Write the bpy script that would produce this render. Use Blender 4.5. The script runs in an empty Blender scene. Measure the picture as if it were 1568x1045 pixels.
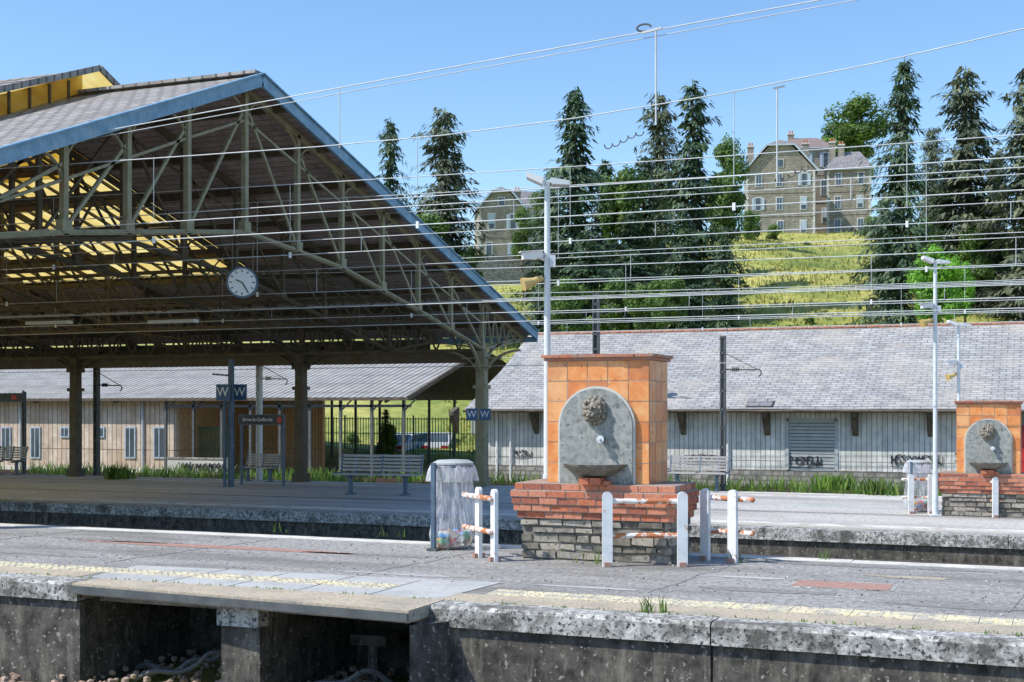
import bpy, math, random
from mathutils import Vector, Matrix, noise
random.seed(7)
R=random.random
def ru(a,b): return a+(b-a)*random.random()
# ------------------------------------------------------------------ frame
# World X runs along the railway tracks, Y across them (away from viewer), Z up, z=0 = near platform
TH=math.radians(22.27); S=math.sin(TH); C=math.cos(TH); F=2000.0; EYE=1.7; HZ=626.0
def onV(px,V):            # survey: point on the line of sight at offset V across the tracks
    t=(px-784)/F; U=V*(t*C-S)/(C+t*S); return U, -U*S+V*C
def zz(py,y): return EYE+(HZ-py)/F*y
def onU(px,py,U):
    t=(px-784)/F; V=U*(C+t*S)/(t*C-S); y=-U*S+V*C; return Vector((U,V,zz(py,y)))
def G(px,py,z):
    y=(EYE-z)*F/(py-HZ); t=(px-784)/F; x=t*y; return x*C-y*S, x*S+y*C
def atD(px,D):
    x=(px-784)/F*D; return x*C-D*S, x*S+D*C
# ------------------------------------------------------------------ materials
def newmat(name):
    m=bpy.data.materials.new(name); m.use_nodes=True
    nt=m.node_tree; b=nt.nodes['Principled BSDF']; return m,nt,b
def N(nt,t,**k):
    n=nt.nodes.new(t)
    for a,v in k.items(): setattr(n,a,v)
    return n
def c4(c): return (c[0],c[1],c[2],1)
def coords(nt,axis='xyz',scale=1):
    tc=N(nt,'ShaderNodeTexCoord')
    if axis=='xyz': return tc.outputs['Object']
    sp=N(nt,'ShaderNodeSeparateXYZ'); nt.links.new(tc.outputs['Object'],sp.inputs[0])
    cb=N(nt,'ShaderNodeCombineXYZ')
    if axis=='xz': nt.links.new(sp.outputs[0],cb.inputs[0]); nt.links.new(sp.outputs[2],cb.inputs[1])
    if axis=='xy': nt.links.new(sp.outputs[0],cb.inputs[0]); nt.links.new(sp.outputs[1],cb.inputs[1])
    if axis=='sz':
        a=N(nt,'ShaderNodeMath',operation='ADD'); nt.links.new(sp.outputs[0],a.inputs[0]); nt.links.new(sp.outputs[1],a.inputs[1])
        nt.links.new(a.outputs[0],cb.inputs[0]); nt.links.new(sp.outputs[2],cb.inputs[1])
    return cb.outputs[0]
def ramp(nt,fac,stops):
    r=N(nt,'ShaderNodeValToRGB'); nt.links.new(fac,r.inputs[0])
    e=r.color_ramp.elements
    e[0].position=stops[0][0]; e[0].color=c4(stops[0][1]); e[1].position=stops[-1][0]; e[1].color=c4(stops[-1][1])
    for p,c in stops[1:-1]:
        x=e.new(p); x.color=c4(c)
    return r.outputs[0]
def noisetex(nt,vec,scale,detail=6,rough=.6,stretch=None):
    if stretch:
        mp=N(nt,'ShaderNodeMapping'); mp.inputs['Scale'].default_value=stretch; nt.links.new(vec,mp.inputs[0]); vec=mp.outputs[0]
    n=N(nt,'ShaderNodeTexNoise'); n.inputs['Scale'].default_value=scale; n.inputs['Detail'].default_value=detail; n.inputs['Roughness'].default_value=rough
    nt.links.new(vec,n.inputs['Vector']); return n.outputs['Fac']
def mix(nt,a,b,fac,blend='MIX'):
    m=N(nt,'ShaderNodeMix',data_type='RGBA',blend_type=blend)
    if isinstance(fac,float): m.inputs[0].default_value=fac
    else: nt.links.new(fac,m.inputs[0])
    for s,i in ((a,6),(b,7)):
        if isinstance(s,tuple): m.inputs[i].default_value=c4(s)
        else: nt.links.new(s,m.inputs[i])
    return m.outputs[2]
def bump(nt,b,h,st=.3,dist=.02):
    n=N(nt,'ShaderNodeBump'); n.inputs['Strength'].default_value=st; n.inputs['Distance'].default_value=dist
    nt.links.new(h,n.inputs['Height']); nt.links.new(n.outputs[0],b.inputs['Normal'])
def nm(name,c1,c2,scale=5,rough=.8,stain=None,stain_scale=.7,stain_amt=(.45,.7),st=.3,dist=.01,stretch=None,metal=0,lo=.35,hi=.65,sstretch=None,speck=None,speck_scale=30,speck_amt=(.6,.66)):
    m,nt,b=newmat(name); v=coords(nt)
    f=noisetex(nt,v,scale,8,.65,stretch); col=ramp(nt,f,[(lo,c1),(hi,c2)])
    if stain:
        g=noisetex(nt,v,stain_scale,7,.7,sstretch); k=ramp(nt,g,[(stain_amt[0],(0,0,0)),(stain_amt[1],(1,1,1))])
        col=mix(nt,col,stain,k)
    if speck:
        g=noisetex(nt,v,speck_scale,3,.6); k=ramp(nt,g,[(speck_amt[0],(0,0,0)),(speck_amt[1],(1,1,1))]); col=mix(nt,col,speck,k)
    nt.links.new(col,b.inputs['Base Color']); b.inputs['Roughness'].default_value=rough; b.inputs['Metallic'].default_value=metal
    if st: bump(nt,b,f,st,dist)
    return m
def bm_(name,c1,c2,mortar,bw,bh,axis='sz',ms=.01,rough=.8,offset=.5,stain=None,stain_amt=(.5,.75),sscale=1.2,st=.5,dist=.01,nscale=8,sstretch=None):
    m,nt,b=newmat(name); v=coords(nt,axis); o=coords(nt)
    t=N(nt,'ShaderNodeTexBrick'); t.offset=offset
    t.inputs['Color1'].default_value=c4(c1); t.inputs['Color2'].default_value=c4(c2); t.inputs['Mortar'].default_value=c4(mortar)
    t.inputs['Scale'].default_value=1; t.inputs['Brick Width'].default_value=bw; t.inputs['Row Height'].default_value=bh
    t.inputs['Mortar Size'].default_value=ms; t.inputs['Mortar Smooth'].default_value=.1
    nt.links.new(v,t.inputs['Vector'])
    f=noisetex(nt,o,nscale,6,.7)
    k=ramp(nt,f,[(.3,(.62,.62,.62)),(.7,(1.15,1.15,1.15))])
    col=mix(nt,t.outputs['Color'],k,1.0,'MULTIPLY')
    if stain:
        g=noisetex(nt,o,sscale,7,.7,sstretch); kk=ramp(nt,g,[(stain_amt[0],(0,0,0)),(stain_amt[1],(1,1,1))]); col=mix(nt,col,stain,kk)
    nt.links.new(col,b.inputs['Base Color']); b.inputs['Roughness'].default_value=rough
    inv=N(nt,'ShaderNodeMath',operation='SUBTRACT'); inv.inputs[0].default_value=1; nt.links.new(t.outputs['Fac'],inv.inputs[1])
    bump(nt,b,inv.outputs[0],st,dist)
    return m
def leafmat(name,c1,c2,c3,tr=.3):
    m,nt,b=newmat(name); g=N(nt,'ShaderNodeNewGeometry')
    col=ramp(nt,g.outputs['Random Per Island'],[(0,c1),(.6,c2),(1,c3)])
    f=noisetex(nt,coords(nt),.5,3); k=ramp(nt,f,[(.35,(.55,.58,.6)),(.65,(1.3,1.28,1.2))]); col=mix(nt,col,k,1.0,'MULTIPLY')
    nt.links.new(col,b.inputs['Base Color']); b.inputs['Roughness'].default_value=.6
    t=N(nt,'ShaderNodeBsdfTranslucent'); nt.links.new(col,t.inputs[0]); ms=N(nt,'ShaderNodeMixShader'); ms.inputs[0].default_value=tr
    nt.links.new(b.outputs[0],ms.inputs[1]); nt.links.new(t.outputs[0],ms.inputs[2]); nt.links.new(ms.outputs[0],nt.nodes['Material Output'].inputs[0]); return m
asphalt=nm('asphalt',(.2,.195,.185),(.46,.445,.42),14,.9,stain=(.19,.18,.165),stain_scale=.9,stain_amt=(.46,.64),st=.8,dist=.014,sstretch=(.35,1,1),lo=.32,hi=.68,speck=(.1,.095,.09),speck_scale=22,speck_amt=(.57,.65))
asphalt2=nm('asphalt_pale',(.42,.4,.375),(.62,.595,.56),12,.9,stain=(.3,.28,.26),stain_scale=.5,st=.4,sstretch=(.2,1,1),speck=(.22,.2,.19),speck_scale=14)
plate=nm('plate_concrete',(.42,.43,.42),(.56,.56,.54),60,.7,stain=(.31,.31,.29),stain_scale=1.2,st=.2,dist=.004,speck=(.28,.28,.27),speck_scale=35)
coping=nm('coping_concrete',(.22,.22,.205),(.62,.61,.57),13,.9,stain=(.13,.125,.11),stain_scale=2.2,stain_amt=(.5,.62),st=.8,dist=.02,lo=.38,hi=.6,speck=(.07,.07,.065),speck_scale=28,speck_amt=(.55,.61))
copwhite=nm('coping_white',(.58,.56,.5),(.78,.75,.68),20,.85,stain=(.36,.34,.3),stain_scale=2,st=.3)
tan=nm('tan_edge',(.36,.3,.215),(.58,.5,.38),30,.9,stain=(.31,.28,.23),stain_scale=2,st=.4,speck=(.2,.18,.15),speck_scale=25)
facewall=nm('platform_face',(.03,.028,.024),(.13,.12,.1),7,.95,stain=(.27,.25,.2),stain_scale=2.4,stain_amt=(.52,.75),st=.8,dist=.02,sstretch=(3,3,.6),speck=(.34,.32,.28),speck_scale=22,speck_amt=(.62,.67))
ballast=nm('ballast',(.08,.06,.05),(.34,.25,.19),14,.95,st=1,dist=.05)
stone_b=nm('ballast_stone',(.2,.14,.1),(.5,.38,.3),4,.9)
steel=nm('rail_steel',(.12,.08,.06),(.25,.2,.17),20,.5,metal=.6)
dirt=nm('ground_dirt',(.16,.15,.1),(.3,.27,.2),2,.95,stain=(.12,.16,.05),stain_scale=.3)
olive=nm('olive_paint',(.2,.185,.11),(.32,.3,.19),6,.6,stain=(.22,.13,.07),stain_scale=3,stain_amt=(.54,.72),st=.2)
olived=nm('olive_dark',(.075,.065,.042),(.13,.115,.08),5,.7,stain=(.11,.065,.035),stain_scale=2)  # darker copy of the olive: shade inside the shed put into the colour
bluef=nm('blue_fascia',(.12,.25,.38),(.22,.38,.52),5,.5,stain=(.34,.42,.47),stain_scale=2,stain_amt=(.56,.78),st=.1)
under=bm_('roof_boards',(.42,.335,.3),(.52,.43,.39),(.12,.09,.075),30,.22,'xy',.012,.9,stain=(.22,.17,.15),st=.3)
slate=bm_('slate_shed',(.3,.285,.27),(.44,.42,.4),(.12,.11,.105),.32,.22,'xy',.026,.75,stain=(.22,.19,.165),stain_amt=(.45,.72),st=.9,dist=.03)
slate2=bm_('slate_warehouse',(.34,.345,.345),(.46,.46,.455),(.2,.2,.195),.4,.17,'xy',.018,.7,stain=(.48,.43,.36),stain_amt=(.48,.8),sscale=.5,st=.7,dist=.03,nscale=2.2)
slateh=bm_('slate_house',(.22,.22,.24),(.32,.31,.32),(.12,.12,.12),.4,.3,'xy',.02,.7,stain=(.38,.32,.29))
tileh=bm_('tile_house',(.25,.19,.17),(.34,.26,.235),(.12,.08,.07),.4,.3,'xy',.02,.8,stain=(.26,.255,.25))
planks=bm_('plank_white',(.66,.67,.64),(.8,.8,.76),(.26,.26,.24),.16,60,'xz',.012,.8,0,stain=(.46,.41,.34),stain_amt=(.52,.8),sstretch=(1,1,.2),st=.6,nscale=2)
planksw=bm_('plank_wood',(.62,.49,.38),(.76,.65,.54),(.2,.14,.1),.24,60,'xz',.016,.8,0,stain=(.4,.25,.16),stain_amt=(.46,.74),sstretch=(2,2,.25),st=.6,nscale=2)
brownw=bm_('plank_brown',(.44,.26,.13),(.54,.35,.2),(.16,.1,.05),.15,60,'xz',.012,.8,0)
rubblew=bm_('stone_wall',(.3,.29,.27),(.48,.46,.43),(.2,.19,.17),.36,.16,'sz',.02,.95,stain=(.13,.12,.105),stain_amt=(.46,.64),sscale=2.5,st=.8)
housest=bm_('house_stone',(.33,.295,.24),(.47,.43,.36),(.23,.205,.165),.5,.3,'sz',.035,.95,stain=(.22,.2,.165),stain_amt=(.44,.66),sscale=.5,st=.6,nscale=1.5)
rubs=[nm('rubble_a',(.18,.165,.14),(.4,.37,.32),12,.95,speck=(.08,.08,.07),speck_scale=20),nm('rubble_b',(.1,.095,.08),(.26,.235,.19),12,.95),nm('rubble_c',(.32,.28,.22),(.48,.44,.38),12,.95,speck=(.12,.11,.1),speck_scale=20)]
plaster=nm('house_plaster',(.52,.51,.47),(.64,.62,.58),2,.9)
brick=bm_('red_brick',(.42,.11,.05),(.5,.17,.09),(.4,.3,.24),.225,.078,'sz',.009,.85,stain=(.22,.08,.05),stain_amt=(.5,.75),sscale=6,st=.8,dist=.012)
capm=nm('cap_tile',(.36,.11,.06),(.54,.2,.1),9,.6,stain=(.28,.22,.18),stain_scale=5)
greys=nm('grey_stone',(.2,.215,.2),(.36,.375,.35),14,.8,stain=(.42,.42,.38),stain_scale=4,stain_amt=(.52,.72),st=.4,speck=(.14,.15,.14),speck_scale=18,sstretch=(1.5,1.5,.6))
greyl=nm('arch_trim',(.5,.5,.45),(.64,.63,.57),20,.8)
lionm=nm('lion_bronze',(.09,.08,.06),(.34,.3,.24),30,.6,st=.6)
basinm=nm('basin_stone',(.1,.095,.075),(.26,.24,.2),12,.8,st=.5)
white=nm('white_paint',(.7,.72,.73),(.84,.85,.85),8,.5,stain=(.36,.17,.08),stain_scale=11,stain_amt=(.6,.68),st=.1)
rust=nm('rust_paint',(.5,.18,.07),(.8,.78,.74),9,.7,lo=.47,hi=.53,st=.2)
polem=nm('pole_paint',(.58,.64,.67),(.74,.78,.8),5,.45,st=.05)
darkm=nm('mast_dark',(.07,.08,.085),(.13,.14,.14),5,.6)
navy=nm('navy_metal',(.06,.1,.16),(.1,.16,.22),8,.45)
slat=nm('bench_slat',(.34,.32,.3),(.5,.48,.46),8,.6,stretch=(1,6,6))
wirem=nm('wire_metal',(.5,.53,.54),(.66,.69,.7),3,.5,st=0)
wired=nm('wire_dark',(.06,.06,.06),(.12,.12,.12),3,.5,st=0)
yell=nm('yellow_paint',(.7,.6,.34),(.82,.75,.53),30,.8,stain=(.47,.44,.37),stain_scale=5,stain_amt=(.44,.58),st=.3,speck=(.36,.34,.3),speck_scale=24,speck_amt=(.55,.61))
rustplate=nm('rust_plate',(.33,.17,.13),(.44,.28,.23),15,.8)
shutter=nm('shutter_grey',(.36,.39,.39),(.46,.49,.49),4,.6)
glass=nm('window_glass',(.05,.065,.08),(.1,.13,.16),1,.12,st=0)
frame=nm('window_frame',(.36,.46,.56),(.5,.58,.66),4,.6,st=0)
signblue=nm('sign_blue',(.02,.09,.22),(.03,.11,.26),4,.4,st=0)
signblk=nm('sign_black',(.015,.017,.03),(.025,.028,.04),4,.4,st=0)
signred=nm('sign_red',(.5,.03,.03),(.6,.04,.04),4,.4,st=0)
signw=nm('sign_white',(.8,.8,.8),(.85,.85,.85),4,.5,st=0)
greenf=nm('green_fence',(.04,.2,.13),(.06,.25,.17),4,.5,st=0)
graf=nm('graffiti_black',(.02,.02,.03),(.05,.05,.06),4,.6,st=0)
speaker=nm('speaker_beige',(.55,.38,.12),(.66,.48,.2),6,.5)
bark=nm('bark',(.07,.055,.04),(.16,.13,.1),4,.9)
corr,nt,b=newmat('corrugated_roof')
v=coords(nt); w=N(nt,'ShaderNodeTexWave',bands_direction='X'); w.inputs['Scale'].default_value=1.1; nt.links.new(v,w.inputs['Vector'])
w2=N(nt,'ShaderNodeTexWave',bands_direction='Y',wave_profile='SAW'); w2.inputs['Scale'].default_value=.22; nt.links.new(v,w2.inputs['Vector'])
f=noisetex(nt,v,1.2,7,.7); col=ramp(nt,f,[(.3,(.25,.25,.24)),(.7,(.45,.44,.42))]); k=ramp(nt,w.outputs['Fac'],[(0,(.3,.3,.3)),(.5,(1,1,1))]); k2=ramp(nt,w2.outputs['Fac'],[(0,(.4,.4,.4)),(.12,(1,1,1)),(1,(.95,.95,.95))])
c_=mix(nt,col,k,.7,'MULTIPLY'); nt.links.new(mix(nt,c_,k2,.7,'MULTIPLY'),b.inputs['Base Color']); b.inputs['Roughness'].default_value=.8; bump(nt,b,w.outputs['Fac'],1,.06)
yg,nt,b=newmat('yellow_roof_sheet'); b.inputs['Roughness'].default_value=.5
f=noisetex(nt,coords(nt),1.6,7,.7,(1,.4,1)); col=ramp(nt,f,[(.3,(.62,.4,.09)),(.5,(.82,.6,.18)),(.7,(.92,.78,.36))]); nt.links.new(col,b.inputs['Base Color'])
t=N(nt,'ShaderNodeBsdfTranslucent'); nt.links.new(col,t.inputs[0]); ms=N(nt,'ShaderNodeMixShader'); ms.inputs[0].default_value=.85
nt.links.new(b.outputs[0],ms.inputs[1]); nt.links.new(t.outputs[0],ms.inputs[2]); nt.links.new(ms.outputs[0],nt.nodes['Material Output'].inputs[0])
# clear film: mostly see-through, milky in vertical creases, glossy
bagm,nt,b=newmat('clear_plastic_bag'); b.inputs['Base Color'].default_value=(.95,.96,1,1); b.inputs['Roughness'].default_value=.12
tr=N(nt,'ShaderNodeBsdfTransparent'); tr.inputs[0].default_value=(.96,.97,.98,1); tl=N(nt,'ShaderNodeBsdfTranslucent'); tl.inputs[0].default_value=(.97,.97,1,1)
m1=N(nt,'ShaderNodeMixShader'); m1.inputs[0].default_value=.5; nt.links.new(b.outputs[0],m1.inputs[1]); nt.links.new(tl.outputs[0],m1.inputs[2])
m2=N(nt,'ShaderNodeMixShader'); f=noisetex(nt,coords(nt),17,5,.7,(1,1,.13)); k=ramp(nt,f,[(.42,(.14,.14,.14)),(.5,(.3,.3,.3)),(.62,(.85,.85,.85))]); nt.links.new(k,m2.inputs[0])
nt.links.new(tr.outputs[0],m2.inputs[1]); nt.links.new(m1.outputs[0],m2.inputs[2]); nt.links.new(m2.outputs[0],nt.nodes['Material Output'].inputs[0]); bump(nt,b,f,.6,.03)
spruceleaf=leafmat('spruce_needles',(.035,.075,.04),(.07,.13,.065),(.14,.21,.1),.22)
spruceleaf2=leafmat('pine_needles',(.075,.1,.06),(.12,.155,.09),(.2,.23,.14),.22)
leaf=leafmat('broad_leaves',(.07,.14,.03),(.12,.22,.045),(.2,.31,.06),.35)
leafb=leafmat('bright_leaves',(.13,.32,.03),(.2,.46,.05),(.3,.58,.09),.45)
grassm=leafmat('grass_blades',(.24,.28,.07),(.42,.41,.11),(.56,.5,.18),.35)
weedm=leafmat('weed_leaves',(.1,.22,.03),(.2,.34,.06),(.34,.44,.12),.4)
terr,nt,b=newmat('hillside_grass'); v=coords(nt)
f1=noisetex(nt,v,.07,7,.7,(1,.6,1.6)); f2=noisetex(nt,v,.9,7,.75)
a=ramp(nt,f1,[(.36,(.14,.21,.045)),(.45,(.28,.32,.07)),(.52,(.46,.43,.12)),(.64,(.62,.53,.19))]); k=ramp(nt,f2,[(.3,(.5,.6,.5)),(.7,(1.2,1.2,1.1))])
nt.links.new(mix(nt,a,k,1.0,'MULTIPLY'),b.inputs['Base Color']); b.inputs['Roughness'].default_value=.95; bump(nt,b,f2,.8,.3)
# ------------------------------------------------------------------ mesh builder
class MB:
    def __init__(s): s.v=[];s.f=[];s.m=[];s.mats=[]
    def mi(s,m):
        if m not in s.mats: s.mats.append(m)
        return s.mats.index(m)
    def add(s,vs,fs,m):
        o=len(s.v); s.v+= [tuple(x) for x in vs]; k=s.mi(m)
        for f in fs: s.f.append(tuple(i+o for i in f)); s.m.append(k)
    def box(s,x0,x1,y0,y1,z0,z1,m):
        s.add([(x0,y0,z0),(x1,y0,z0),(x1,y1,z0),(x0,y1,z0),(x0,y0,z1),(x1,y0,z1),(x1,y1,z1),(x0,y1,z1)],
              [(0,3,2,1),(4,5,6,7),(0,1,5,4),(1,2,6,5),(2,3,7,6),(3,0,4,7)],m)
    def prism(s,poly,axis,a,b,m):
        n=len(poly)
        def P(p,t):
            if axis=='x': return (t,p[0],p[1])
            if axis=='y': return (p[0],t,p[1])
            return (p[0],p[1],t)
        vs=[P(p,a) for p in poly]+[P(p,b) for p in poly]
        s.add(vs,[tuple(range(n)),tuple(range(2*n-1,n-1,-1))]+[(i,(i+1)%n,(i+1)%n+n,i+n) for i in range(n)],m)
    def beam(s,p,q,w,h,m,up=(0,0,1)):
        p=Vector(p);q=Vector(q);d=(q-p)
        if d.length<1e-6: return
        d.normalize();u=Vector(up)
        if abs(d.dot(u))>.98: u=Vector((1,0,0)) if abs(d.x)<.9 else Vector((0,1,0))
        a=d.cross(u).normalized();b=a.cross(d).normalized();a=a*w/2;b=b*h/2
        s.add([p-a-b,p+a-b,p+a+b,p-a+b,q-a-b,q+a-b,q+a+b,q-a+b],[(0,3,2,1),(4,5,6,7),(0,1,5,4),(1,2,6,5),(2,3,7,6),(3,0,4,7)],m)
    def cyl(s,p,q,r0,r1,m,n=10):
        p=Vector(p);q=Vector(q);d=(q-p).normalized();u=Vector((0,0,1)) if abs(d.z)<.9 else Vector((1,0,0))
        a=d.cross(u).normalized();b=d.cross(a)
        vs=[p+(a*math.cos(k*2*math.pi/n)+b*math.sin(k*2*math.pi/n))*r0 for k in range(n)]+[q+(a*math.cos(k*2*math.pi/n)+b*math.sin(k*2*math.pi/n))*r1 for k in range(n)]
        s.add(vs,[tuple(range(n)),tuple(range(2*n-1,n-1,-1))]+[(i,i+n,(i+1)%n+n,(i+1)%n) for i in range(n)],m)
    def path(s,pts,r,m,n=6):
        for a,b in zip(pts[:-1],pts[1:]): s.cyl(a,b,r,r,m,n)
    def lathe(s,prof,cx,cy,m,n=24,jit=0,fr=2.5,zf=4,pleat=0):
        k=n; vs=[]
        for (r,z) in prof:
            for i in range(k):
                a=2*math.pi*i/n; rr=r*(1+jit*(noise.noise(Vector((math.cos(a)*fr,math.sin(a)*fr,z*zf))))+pleat*math.sin(a*13+2*noise.noise(Vector((z*2,a,0))))*(.4+.6*noise.noise(Vector((a*2,z,5)))))
                vs.append((cx+math.cos(a)*rr,cy+math.sin(a)*rr,z))
        fs=[]
        for j in range(len(prof)-1):
            for i in range(n):
                i2=(i+1)%k; fs.append((j*k+i,j*k+i2,(j+1)*k+i2,(j+1)*k+i))
        s.add(vs,fs,m)
    def blob(s,c,rx,ry,rz,m,jit=.2,n=8,fr=3):
        vs=[];fs=[]
        for j in range(n+1):
            p=math.pi*j/n
            for i in range(n*2):
                a=math.pi*i/n; d=Vector((math.sin(p)*math.cos(a),math.sin(p)*math.sin(a),math.cos(p)))
                q=1+jit*noise.noise(d*fr+Vector(c)*7); vs.append((c[0]+d.x*rx*q,c[1]+d.y*ry*q,c[2]+d.z*rz*q))
        for j in range(n):
            for i in range(n*2): i2=(i+1)%(n*2); fs.append((j*n*2+i,(j+1)*n*2+i,(j+1)*n*2+i2,j*n*2+i2))
        s.add(vs,fs,m)
    def obj(s,name,loc=(0,0,0),rot=0,parent=None,smooth=False):
        me=bpy.data.meshes.new(name); me.from_pydata(s.v,[],s.f); 
        for m in s.mats: me.materials.append(m)
        me.polygons.foreach_set('material_index',s.m)
        if smooth: me.polygons.foreach_set('use_smooth',[True]*len(s.f))
        me.update(); o=bpy.data.objects.new(name,me); bpy.context.collection.objects.link(o); o.location=loc; o.rotation_euler=(0,0,rot)
        if parent: o.parent=parent
        return o
def text(s,txt,size,loc,rot,m,parent):
    cu=bpy.data.curves.new(s,'FONT'); cu.body=txt; cu.size=size; cu.align_x='CENTER'; cu.align_y='CENTER'; cu.extrude=.004
    cu.materials.append(m); o=bpy.data.objects.new(s,cu); bpy.context.collection.objects.link(o); o.parent=parent; o.location=loc; o.rotation_euler=rot; return o
# ------------------------------------------------------------------ terrain
GZ=-1.05
def lerp(tab,x):
    if x<=tab[0][0]: return tab[0][1]
    for (a,b),(c,d) in zip(tab[:-1],tab[1:]):
        if x<=c: return b+(d-b)*(x-a)/(c-a)
    return tab[-1][1]
def sm(x): x=max(0,min(1,x)); return x*x*(3-2*x)
def hcam(x,D):
    g=lerp([(64,0),(75,2.2),(100,8.8),(140,18.5),(185,27.5),(230,30.5),(420,34),(900,10),(1500,0)],D)
    k=.80+.2*sm((x-2)/28); k*= (1-.6*sm((-x-90)/150))
    n=noise.noise(Vector((x*.03,D*.03,0)))*2.2+noise.noise(Vector((x*.12,D*.12,3)))*.5
    return GZ+g*k+(n*sm((D-70)/30) if D<900 else 0)
def hw(U,V): return hcam(U*C+V*S,-U*S+V*C)
xs=[-3000,-1500,-800,-500,-350]+[-250+6*i for i in range(84)]+[300,400,600,1000,1800,3000]
ys=[-800,-300,-100,-30,10,40,58]+[62+4*i for i in range(60)]+[320,360,420,520,700,900,1200,1600,2500,5000]
mb=MB(); vs=[]
for y in ys:
    for x in xs: vs.append((x*C-y*S,x*S+y*C,hcam(x,y)))
nx=len(xs); fs=[(j*nx+i,j*nx+i+1,(j+1)*nx+i+1,(j+1)*nx+i) for j in range(len(ys)-1) for i in range(nx-1)]
mb.add(vs,fs,terr); ter=mb.obj('ground_terrain',smooth=True)
mb=MB(); mb.add([(-120,33.6,GZ+.02),(50,33.6,GZ+.02),(50,55,GZ+.02),(-90,55,GZ+.02)],[(0,1,2,3)],dirt); mb.obj('yard_ground')
# ------------------------------------------------------------------ tracks
def track(V,V0,V1,name):
    mb=MB(); mb.add([(-140,V0,GZ+.03),(50,V0,GZ+.03),(50,V1,GZ+.03),(-140,V1,GZ+.03)],[(0,1,2,3)],ballast)
    for v in V:
        for s in (-.72,.72):
            mb.prism([(v+s-.07,GZ+.16),(v+s+.07,GZ+.16),(v+s+.02,GZ+.19),(v+s+.035,GZ+.3),(v+s-.035,GZ+.3),(v+s-.02,GZ+.19)],'x',-140,50,steel)
        for i in range(220): x=-110+.65*i; mb.box(x,x+.25,v-1.25,v+1.25,GZ+.04,GZ+.155,bark)
    mb.obj(name)
track([4.4,8.2],2.5,10.22,'railway_track'); track([17.1,21.1],15.05,23.38,'railway_track'); track([36.4,40.2],33.7,41.5,'railway_track')
mb=MB()
for i in range(2600):
    x=ru(-14,-4); y=ru(7.5,11.9); r=ru(.02,.05); mb.blob((x,y,GZ+.04+r*.5+R()*.06),r,r*ru(.7,1.3),r*.8,stone_b,.5,3,2)
mb.obj('ballast_stones')
# ------------------------------------------------------------------ platforms
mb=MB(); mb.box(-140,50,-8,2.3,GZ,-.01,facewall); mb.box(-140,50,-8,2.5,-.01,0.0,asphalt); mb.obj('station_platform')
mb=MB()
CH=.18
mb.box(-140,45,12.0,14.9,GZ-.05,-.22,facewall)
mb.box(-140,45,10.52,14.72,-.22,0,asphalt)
UA,UB=-8.76,-4.97; P0,P1=-7.08,-6.66
def front(u0,u1,dep=12.0):
    n=max(1,int(round((u1-u0)/2.45))); w=(u1-u0)/n
    for i in range(n):
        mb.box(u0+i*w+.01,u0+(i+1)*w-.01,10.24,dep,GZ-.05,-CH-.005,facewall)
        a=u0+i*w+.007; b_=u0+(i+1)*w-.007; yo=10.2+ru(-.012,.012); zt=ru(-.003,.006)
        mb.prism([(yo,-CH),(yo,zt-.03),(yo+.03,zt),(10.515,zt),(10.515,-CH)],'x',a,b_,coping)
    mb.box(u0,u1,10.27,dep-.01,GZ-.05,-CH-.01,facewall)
front(-60,UA); front(UB,40)
mb.box(-140,-60,10.24,12,GZ-.05,-CH-.005,facewall); mb.box(-140,-60,10.2,10.515,-CH,0,coping)
mb.box(P0,P1,10.18,12,GZ-.05,-.12,facewall); mb.box(P0-.015,P1+.015,10.13,10.3,-.3,-.12,coping)
mb.add([(UA,10.12,-.1),(UB+.02,9.8,-.1),(UB+.02,10.515,-.1),(UA,10.515,-.1),(UA,10.12,.006),(UB+.02,9.8,.006),(UB+.02,10.515,.006),(UA,10.515,.006)],
   [(0,3,2,1),(4,5,6,7),(0,1,5,4),(1,2,6,5),(2,3,7,6),(3,0,4,7)],tan)
mb.beam((UA,10.105,-.05),(UB+.02,9.785,-.05),.02,.07,darkm)
mb.add([(UB+.0,9.86,GZ),(UB+.24,10.235,GZ),(UB,10.235,GZ),(UB+.0,9.86,-.13),(UB+.24,10.235,-.13),(UB,10.235,-.13)],[(0,1,4,3),(1,2,5,4),(2,0,3,5),(3,4,5)],facewall)
for i in range(80): mb.box(-140+i*2.3+.004,-140+(i+1)*2.3-.004,14.72,15.0,-.22,.004+R()*.004,copwhite)
mb.obj('station_platform')
mb=MB(); z=.006
mb.box(-140,UA-.3,10.515,10.93,-.05,.004,tan); mb.box(UB-.1,40,10.515,10.93,-.05,.004,tan)
for i in range(600):
    x=-120+i*.25
    if UB-.9<x<UB+.1: continue
    o=-.03 if x<UB else 0
    mb.box(x+.003,x+.247,10.96+o,11.27+o,-.02,.008+(.002 if i%2 else 0),yell)
    if -16<x<8:
        for k in range(3):
            for l in range(3): mb.box(x+.03+k*.08,x+.06+k*.08,11.0+l*.1+o,11.03+l*.1+o,.006,.014,yell)
mb.obj('tactile_paving')
mb=MB(); 
mb.add([(UA-.15,10.52,.005),(UB-.05,10.52,.005),(UB+.05,11.75,.005),(UA-.35,11.55,.005)],[(0,1,2,3)],plate)
for k in range(1,5): x=UA+(UB-UA)*k/5; mb.box(x,x+.012,10.52,11.6,-.01,.008,asphalt)
mb.obj('platform_crossing_plate')
u,v_=G(1290,897,0); mb=MB(); mb.box(u-.45,u+.45,v_-.22,v_+.22,-.02,.007,rustplate); mb.box(u-.5,u+.5,v_-.27,v_+.27,-.02,.004,coping); mb.obj('manhole_cover')
mb=MB()
dk=nm('asphalt_dark',(.16,.153,.145),(.31,.295,.28),14,.9,st=.6)
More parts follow.
